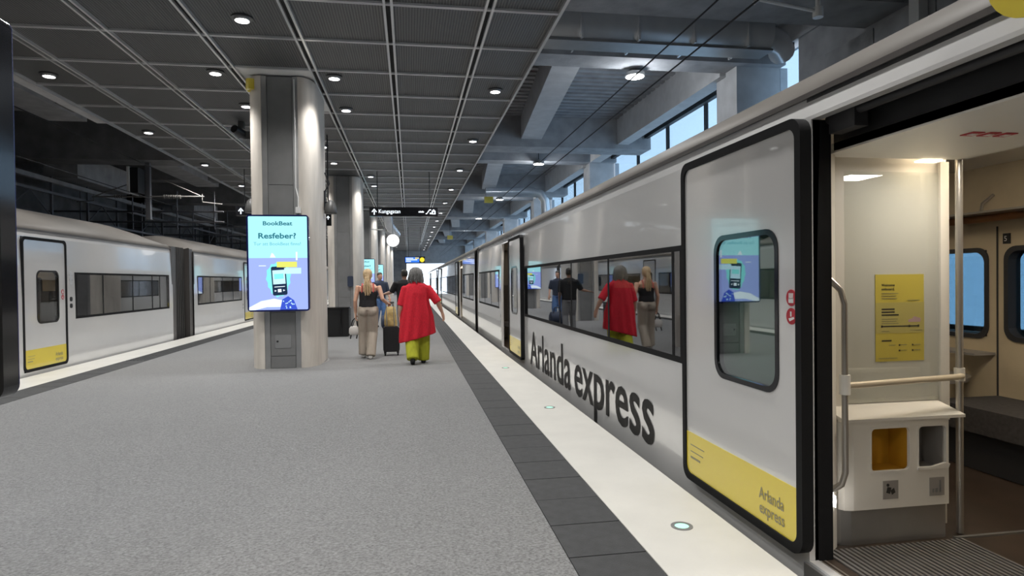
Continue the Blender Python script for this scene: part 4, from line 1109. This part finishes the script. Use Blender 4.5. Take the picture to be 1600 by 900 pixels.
def person(J, loc, yaw, label, skin, garments, hair, voxel=.011, slim=1.0, sc=1.0):
    """J: joint positions in a frame where the figure faces +Y; garments: list of (name, material, builder(m), voxel, smooth)"""
    R = Matrix.Translation(loc) @ Matrix.Rotation(yaw, 4, 'Z') @ Matrix.Scale(sc, 4)
    tw = lambda V: [tuple(R @ Vector(v)) for v in V]
    m = MB(); h = Vector(J['head'])     # centre of the head
    m.loft([(h.x, h.y - .005, h.z - .115, .03, .035), (h.x, h.y + .012, h.z - .095, .052, .062), (h.x, h.y + .008, h.z - .05, .066, .083), (h.x, h.y, h.z, .074, .094),
            (h.x, h.y - .004, h.z + .05, .073, .093), (h.x, h.y - .006, h.z + .088, .056, .072), (h.x, h.y - .006, h.z + .108, .03, .04), (h.x, h.y - .006, h.z + .115, .008, .01)], 20)
    m.tube([h + Vector((0, .085, .015)), h + Vector((0, .105, -.02)), h + Vector((0, .09, -.034))], [.008, .014, .010], 8)           # nose
    m.tube([h + Vector((-.022, .085, -.062)), h + Vector((0, .093, -.06)), h + Vector((.022, .085, -.062))], .008, 8)              # lips
    for s in (-1, 1):
        m.ball(h + Vector((s * .076, -.008, -.008)), .028, 10, (.35, .7, 1.1))                                                     # ears
        m.ball(h + Vector((s * .031, .083, .003)), .012, 8)                                                                       # eyes
    nk = Vector(J['neck'])
    m.tube([h + Vector((0, -.012, -.06)), nk + Vector((0, 0, .03)), nk + Vector((0, 0, -.05))], [.052 * slim, .054 * slim, .075 * slim], 14)
    sw = J['sw']; z1 = nk.z
    m.loft([(0, 0, J['hip'] - .08, .13 * slim, .10 * slim), (0, 0, J['hip'] + .02, .165 * slim, .115 * slim), (0, 0, J['hip'] + .17, .13 * slim, .10 * slim), (0, 0, z1 - .22, .15 * slim, .105 * slim),
            (nk.x * .8, nk.y, z1 - .09, sw * .92, .095 * slim), (nk.x, nk.y, z1 - .035, sw * .72, .07), (nk.x, nk.y, z1 - .005, .06, .055)], 24)
    for s, nm in ((-1, 'l'), (1, 'r')):
        sh, el, wr = (Vector(J[nm + k]) for k in ('sh', 'el', 'wr'))
        m.tube([sh + (sh - el).normalized() * .02, sh, sh.lerp(el, .5), el, el.lerp(wr, .35), wr], [.040 * slim, .052 * slim, .046 * slim, .038 * slim, .040 * slim, .026], 14)
        hand(m, wr, J.get(nm + 'hd', wr - el), s, J.get(nm + 'curl', .5), palm_n=J.get(nm + 'pn'))
        hp, kn, an = (Vector(J[nm + k]) for k in ('hp', 'kn', 'an'))
        m.tube([hp, hp.lerp(kn, .4), kn, kn.lerp(an, .35), an], [.085 * slim, .075 * slim, .052 * slim, .055 * slim, .036], 14)
        td = Vector(J[nm + 'toe']); m.tube([an + Vector((0, -.03, -.03)), an + Vector((0, .02, -.04)), td], [.036, .038, .026], 10)
    V, F = remesh(m.v, m.f, voxel, 3)
    root = mk('person', tw(V), F, skin, None, True, 80, loc)
    tag(root, label, 'person')
    for nm, mat, fnb, vx, sm in garments:
        g = MB(); fnb(g)
        if vx: V, F = remesh(g.v, g.f, vx, sm)
        else: V, F = g.v, g.f
        mk(nm, tw(V), F, mat, root, True, 80)
    return root
def sleeve(m, a, b, r0, r1, ext=None):
    a, b = Vector(a), Vector(b); m.tube([a + (a - b).normalized() * .03, a, a.lerp(b, .5), b], [r0 * .45, r0 * .9, (r0 + r1) / 2, r1], 16)
def shoe(m, an, toe, h=.05):
    an, toe = Vector(an), Vector(toe); d = (toe - an); d.z = 0; d.normalize()
    up = (toe - (an + Vector((0, 0, -.06))))
    m.tube([an - d * .055 + Vector((0, 0, -.045)), an - d * .02 + Vector((0, 0, -.045)), (an + toe) / 2 + Vector((0, 0, -.022)), toe + Vector((0, 0, .0)), toe + d * .035 + Vector((0, 0, -.004))], [.03, .044, .044, .040, .022], 12)
    m.tube([an + Vector((0, 0, .02)), an + Vector((0, 0, -.05))], [.042, .046], 12)

# woman in the red tunic, seen from behind
J = dict(head=(-.015, .02, 1.545), neck=(-.01, 0, 1.40), sw=.20, hip=.90,
         lsh=(-.195, 0, 1.315), lel=(-.27, -.05, 1.05), lwr=(-.30, .03, .81), rsh=(.185, 0, 1.315), rel=(.352, -.05, 1.075), rwr=(.435, .0, .875),
         lhd=(.02, .12, -1), rhd=(.25, .1, -1), lcurl=.5, rcurl=.45, rpn=(-.5, .3, 0), lpn=(1, 0, 0),
         lhp=(-.10, 0, .86), lkn=(-.095, .0, .47), lan=(-.085, -.22, .13), ltoe=(-.085, -.13, .025), rhp=(.10, 0, .86), rkn=(.10, .05, .46), ran=(.10, .04, .08), rtoe=(.105, .20, .028))
def tunic(m):
    zf = lambda x, z: (.23 * x * max(0, (.95 - z)) / .45)
    ring_loft(m, [(0, 0, 1.425, .07, .065), (0, 0, 1.405, .115, .09), (0, -.005, 1.36, .175, .115), (0, -.005, 1.31, .198, .13), (-.01, -.01, 1.22, .205, .148), (-.015, -.01, 1.10, .22, .16), (-.01, -.01, .95, .255, .175), (0, -.01, .8, .285, .185), (0, -.01, .65, .295, .19), (0, -.01, .52, .305, .195), (0, -.01, .44, .31, .195)], 60, 11, .07, zf)
    sleeve(m, J['lsh'], Vector(J['lel']).lerp(Vector(J['lwr']), .2), .076, .066); sleeve(m, J['rsh'], Vector(J['rel']).lerp(Vector(J['rwr']), .12), .074, .074)
def lime(m):
    for s, hp, kn, an, w in ((-1, J['lhp'], J['lkn'], J['lan'], 0), (1, J['rhp'], J['rkn'], J['ran'], 0)):
        hp, kn, an = Vector(hp), Vector(kn), Vector(an)
        m.tube([hp, hp.lerp(kn, .5), kn, kn.lerp(an, .55), an + Vector((0, 0, -.035))], [.115, .122, .12, .115, .10], 22)
    m.tube([(0, 0, .95), (0, 0, .8)], [.12, .14], 20)
def hairgrey(m):
    h = Vector(J['head'])
    m.loft([(h.x, h.y - .02, h.z + .128, .02, .02), (h.x, h.y - .02, h.z + .115, .06, .07), (h.x, h.y - .022, h.z + .07, .094, .108), (h.x, h.y - .03, h.z, .106, .105), (h.x, h.y - .04, h.z - .06, .095, .08), (h.x - .01, h.y - .04, h.z - .10, .07, .05)], 26)
    rnd = random.Random(5)
    for i in range(70):
        a = PI * .93 + PI * 1.14 * rnd.random(); k = rnd.uniform(.92, 1.12); x, y = .102 * k * math.cos(a), .09 * k * math.sin(a) - .03
        e = -.10 + rnd.uniform(-.065, .03)
        m.tube([h + Vector((x * .35, y * .5 - .01, .118)), h + Vector((x * .85, y * .95, .07)), h + Vector((x * 1.05, y * 1.05, -.01)), h + Vector((x * 1.12 + rnd.uniform(-.03, .02), y * 1.0 + rnd.uniform(-.01, .015), e))], [.010, .016, .015, .006], 7)
person(J, (.12, 11.0, 0), .0, 'person with grey bob in a long red tunic and lime trousers, walking away', 'skin_b',
       [('tunic', 'cloth_red', tunic, .013, 3), ('trousers', 'cloth_lime', lime, .014, 4), ('hair', 'hair_grey', hairgrey, None, 0), ('shoe', 'shoe_dark', lambda m: shoe(m, J['lan'], J['ltoe']), .010, 2), ('shoe', 'shoe_dark', lambda m: shoe(m, J['ran'], J['rtoe']), .010, 2)], None, .009, 1.1)

# blonde woman in black top and beige trousers
J2 = dict(head=(.0, .02, 1.545), neck=(.02, 0, 1.405), sw=.175, hip=.93,
          lsh=(-.175, 0, 1.335), lel=(-.225, -.05, 1.07), lwr=(-.23, .02, .84), rsh=(.205, 0, 1.325), rel=(.275, -.07, 1.10), rwr=(.345, .06, 1.02),
          lhd=(.0, .1, -1), rhd=(.3, .9, -.1), lcurl=.9, rcurl=1.2, lpn=(1, 0, 0), rpn=(0, 0, -1),
          lhp=(-.085, 0, .90), lkn=(-.10, .06, .49), lan=(-.10, .05, .10), ltoe=(-.10, .20, .03), rhp=(.085, 0, .90), rkn=(.08, .04, .48), ran=(.05, -.12, .085), rtoe=(.05, .03, .028))
def cami(m):
    ring_loft(m, [(.01, 0, 1.245, .172, .118), (.01, 0, 1.18, .168, .12), (0, 0, 1.08, .155, .118), (0, 0, .99, .165, .125), (0, 0, .95, .172, .128)], 40, 7, .012)
def strap_at(x): return lambda m: m.tube([(x, -.118, 1.23), (x, -.105, 1.33), (x * .95, -.05, 1.392), (x * .95, .06, 1.36), (x, .105, 1.24)], .009, 8)
def beige(m):
    m.loft([(0, 0, .90, .18, .135), (0, 0, .98, .16, .12), (0, 0, 1.02, .152, .118)], 28)
    for hp, kn, an in ((J2['lhp'], J2['lkn'], J2['lan']), (J2['rhp'], J2['rkn'], J2['ran'])):
        hp, kn, an = Vector(hp), Vector(kn), Vector(an)
        m.tube([hp + Vector((0, 0, .06)), hp, hp.lerp(kn, .5), kn, kn.lerp(an, .5), an + Vector((0, 0, -.03))], [.10, .112, .10, .09, .088, .09], 22)
    for s in (-1, 1): m.ball((s * .075, -.05, .87), .10, 14, (1, .9, 1.0))
def hairblond(m):
    h = Vector(J2['head'])
    m.loft([(h.x, h.y - .012, h.z + .125, .02, .02), (h.x, h.y - .014, h.z + .112, .055, .065), (h.x, h.y - .016, h.z + .07, .082, .10), (h.x, h.y - .024, h.z, .086, .096), (h.x, h.y - .035, h.z - .06, .07, .075), (h.x, h.y - .045, h.z - .10, .04, .05)], 24)
    rnd = random.Random(9)
    for i in range(22):
        x = rnd.uniform(-.05, .05); y = rnd.uniform(-.02, .02)
        m.tube([h + Vector((x * .5, -.095, .02)), h + Vector((x * .7, -.125 + y, -.06)), h + Vector((x * 1.2, -.135 + y, -.2)), h + Vector((x * 1.2 + .01, -.135 + y, -.33 + rnd.uniform(-.05, .03)))], [.012, .015, .014, .005], 7)
    m.tube([h + Vector((-.03, -.11, -.005)), h + Vector((.03, -.11, -.005))], .02, 8)
P2 = (-.77, 11.95, 0)
person(J2, P2, -.05, 'person with blonde ponytail in black camisole and beige wide trousers, pulling a suitcase', 'skin_a',
       [('camisole', 'cloth_black', cami, .012, 3), ('strap', 'strap_red', strap_at(-.095), None, 0), ('strap', 'strap_red', strap_at(.115), None, 0), ('trousers', 'cloth_beige', beige, .013, 5), ('hair', 'hair_blond', hairblond, None, 0), ('shoe', 'shoe_white', lambda m: shoe(m, J2['lan'], J2['ltoe']), .010, 2), ('shoe', 'shoe_white', lambda m: shoe(m, J2['ran'], J2['rtoe']), .010, 2)], None, .009, .92)
# handbag in the left hand
r = empty('handbag', (-1.02, 12.0, .42))
MB().loft([(-1.03, 12.02, .44, .075, .045), (-1.03, 12.02, .47, .10, .06), (-1.03, 12.02, .56, .095, .055), (-1.025, 12.02, .60, .07, .035)], 20, 3).build('bag_body', 'bag_white', r, True)
MB().tube([(-1.10, 12.02, .57), (-1.06, 12.02, .70), (-1.0, 12.02, .765), (-.97, 12.02, .70), (-.955, 12.02, .57)], .013, 8).build('handle', 'black', r, True)
MB().tube([(-1.08, 12.0, .57), (-1.0, 11.99, .74), (-.96, 12.0, .55)], .011, 8).build('handle', 'black', r, True)
for x in (-1.08, -.97): MB().tube([(x, 12.0, .47), (x - .02, 11.98, .37)], .012, 8).build('dangling_strap', 'black', r, True)
tag(r, 'small white handbag with black straps in the left hand of the blonde person', 'bag')
# suitcase with pull handle
SX, SY = -.36, 12.35
r = empty('suitcase', (SX, SY, 0))
MB().prism(rr(SX - .155, SX + .155, .075, .56, .045), lambda u, w, d: (u, SY - .11 + d, w), 0, .22).build('shell', 'case_black', r, True, 30)
for k in range(5): MB().box(SX - .11 + k * .055 - .008, SX - .11 + k * .055 + .008, SY - .116, SY - .109, .12, .52).build('shell_rib', 'case_black', r)
for sx in (-1, 1):
    for sy in (-1, 1): MB().tube([(SX + sx * .12 - .012, SY + sy * .08, .036), (SX + sx * .12 + .012, SY + sy * .08, .036)], .036, 14).build('wheel', 'black', r, True); 
for sx in (-1, 1):
    for sy in (-1, 1): MB().box(SX + sx * .12 - .022, SX + sx * .12 + .022, SY + sy * .08 - .03, SY + sy * .08 + .03, .045, .09).build('wheel_housing', 'black', r)
for sx in (-1, 1): MB().tube([(SX - .01 + sx * .07, SY - .07, .55), (SX - .02 + sx * .07, SY - .12, 1.02)], .009, 8).build('pull_tube', 'steel', r, True)
MB().tube([(SX - .10, SY - .12, 1.025), (SX + .06, SY - .12, 1.025)], .015, 8).build('pull_grip', 'black', r, True)
tag(r, 'black upright cabin suitcase with tan bag on top, between the two people', 'suitcase')
r = empty('shopping_bag', (SX, SY, .56))
MB().loft([(SX - .01, SY + .03, .562, .115, .075), (SX - .01, SY + .03, .60, .125, .085), (SX - .015, SY + .03, .78, .115, .075), (SX - .01, SY + .03, .90, .095, .05), (SX - .01, SY + .03, .94, .085, .03)], 26, 3.2).build('bag_body', 'bag_tan', r, True)
MB().tube([(SX - .06, SY + .03, .93), (SX - .04, SY + .03, 1.0), (SX + .02, SY + .03, 1.0), (SX + .04, SY + .03, .93)], .008, 8).build('handle', 'black', r, True)
tag(r, 'soft tan bag standing on the black suitcase', 'bag')
# two people farther along
J3 = dict(head=(0, .02, 1.60), neck=(0, 0, 1.455), sw=.20, hip=.95, lsh=(-.20, 0, 1.39), lel=(-.32, .03, 1.16), lwr=(-.50, .05, 1.12), rsh=(.20, 0, 1.39), rel=(.24, -.03, 1.10), rwr=(.24, .08, .87),
          lhd=(-1, .1, -.15), rhd=(0, .2, -1), lpn=(0, 0, -1), lhp=(-.09, 0, .92), lkn=(-.10, .10, .50), lan=(-.1, .0, .085), ltoe=(-.1, .16, .03), rhp=(.09, 0, .92), rkn=(.10, .02, .49), ran=(.10, -.12, .085), rtoe=(.10, .03, .03))
def tshirt(J):
    def f(m):
        ring_loft(m, [(0, 0, 1.47, .08, .07), (0, 0, 1.44, .15, .09), (0, 0, 1.38, .21, .125), (0, 0, 1.2, .20, .135), (0, 0, 1.0, .19, .135), (0, 0, .90, .195, .14)], 40, 6, .015)
        for s in ('l', 'r'): sleeve(m, J[s + 'sh'], J[s + 'el'], .082, .066)
    return f
def trousers(J, r=.085):
    def f(m):
        m.loft([(0, 0, .86, .17, .13), (0, 0, .98, .165, .12)], 24)
        for s in ('l', 'r'):
            hp, kn, an = (Vector(J[s + k]) for k in ('hp', 'kn', 'an')); m.tube([hp, hp.lerp(kn, .5), kn, an + Vector((0, 0, -.01))], [.105, .10, r, r * .85], 18)
    return f
def crop(J):
    def f(m):
        h = Vector(J['head']); m.loft([(h.x, h.y - .01, h.z + .125, .02, .02), (h.x, h.y - .012, h.z + .112, .055, .065), (h.x, h.y - .014, h.z + .07, .08, .10), (h.x, h.y - .028, h.z + .01, .08, .085), (h.x, h.y - .04, h.z - .05, .065, .062)], 22)
    return f
person(J3, (-.12, 15.6, 0), .1, 'person in a black shirt with one arm out, mostly hidden behind the red tunic', 'skin_c',
       [('shirt', 'cloth_black', tshirt(J3), .016, 3), ('trousers', 'cloth_grey', trousers(J3), .016, 3), ('hair', 'hair_dark', crop(J3), None, 0), ('shoe', 'shoe_dark', lambda m: shoe(m, J3['lan'], J3['ltoe']), .012, 2), ('shoe', 'shoe_dark', lambda m: shoe(m, J3['ran'], J3['rtoe']), .012, 2)], None, .012)
J4 = dict(J3); J4.update(lel=(-.27, .02, 1.12), lwr=(-.25, .16, .92), lhd=(0, .4, -1), rel=(.27, .04, 1.15), rwr=(.33, .22, 1.05), rhd=(.2, 1, 0))
person(J4, (-.93, 20.2, 0), -2.6, 'person in dark top and blue jeans with dark hair, beyond the blonde person', 'skin_b',
       [('jumper', 'cloth_navy', tshirt(J4), .016, 3), ('trousers', 'cloth_jeans', trousers(J4, .09), .016, 3), ('hair', 'hair_dark', crop(J4), None, 0), ('shoe', 'shoe_dark', lambda m: shoe(m, J4['lan'], J4['ltoe']), .012, 2), ('shoe', 'shoe_dark', lambda m: shoe(m, J4['ran'], J4['rtoe']), .012, 2)], None, .012)
r = empty('duffel_bag', (-.62, 19.2, 0))
MB().tube([(-.86, 19.2, .22), (-.82, 19.2, .22), (-.45, 19.2, .22), (-.41, 19.2, .22)], [.12, .2, .2, .12], 18).build('bag_body', 'cloth_navy', r, True)
MB().tube([(-.76, 19.1, .38), (-.72, 19.1, .55), (-.55, 19.1, .55), (-.51, 19.1, .38)], .015, 8).build('handle', 'black', r, True)
tag(r, 'dark blue duffel bag on the floor beyond the suitcase', 'bag')
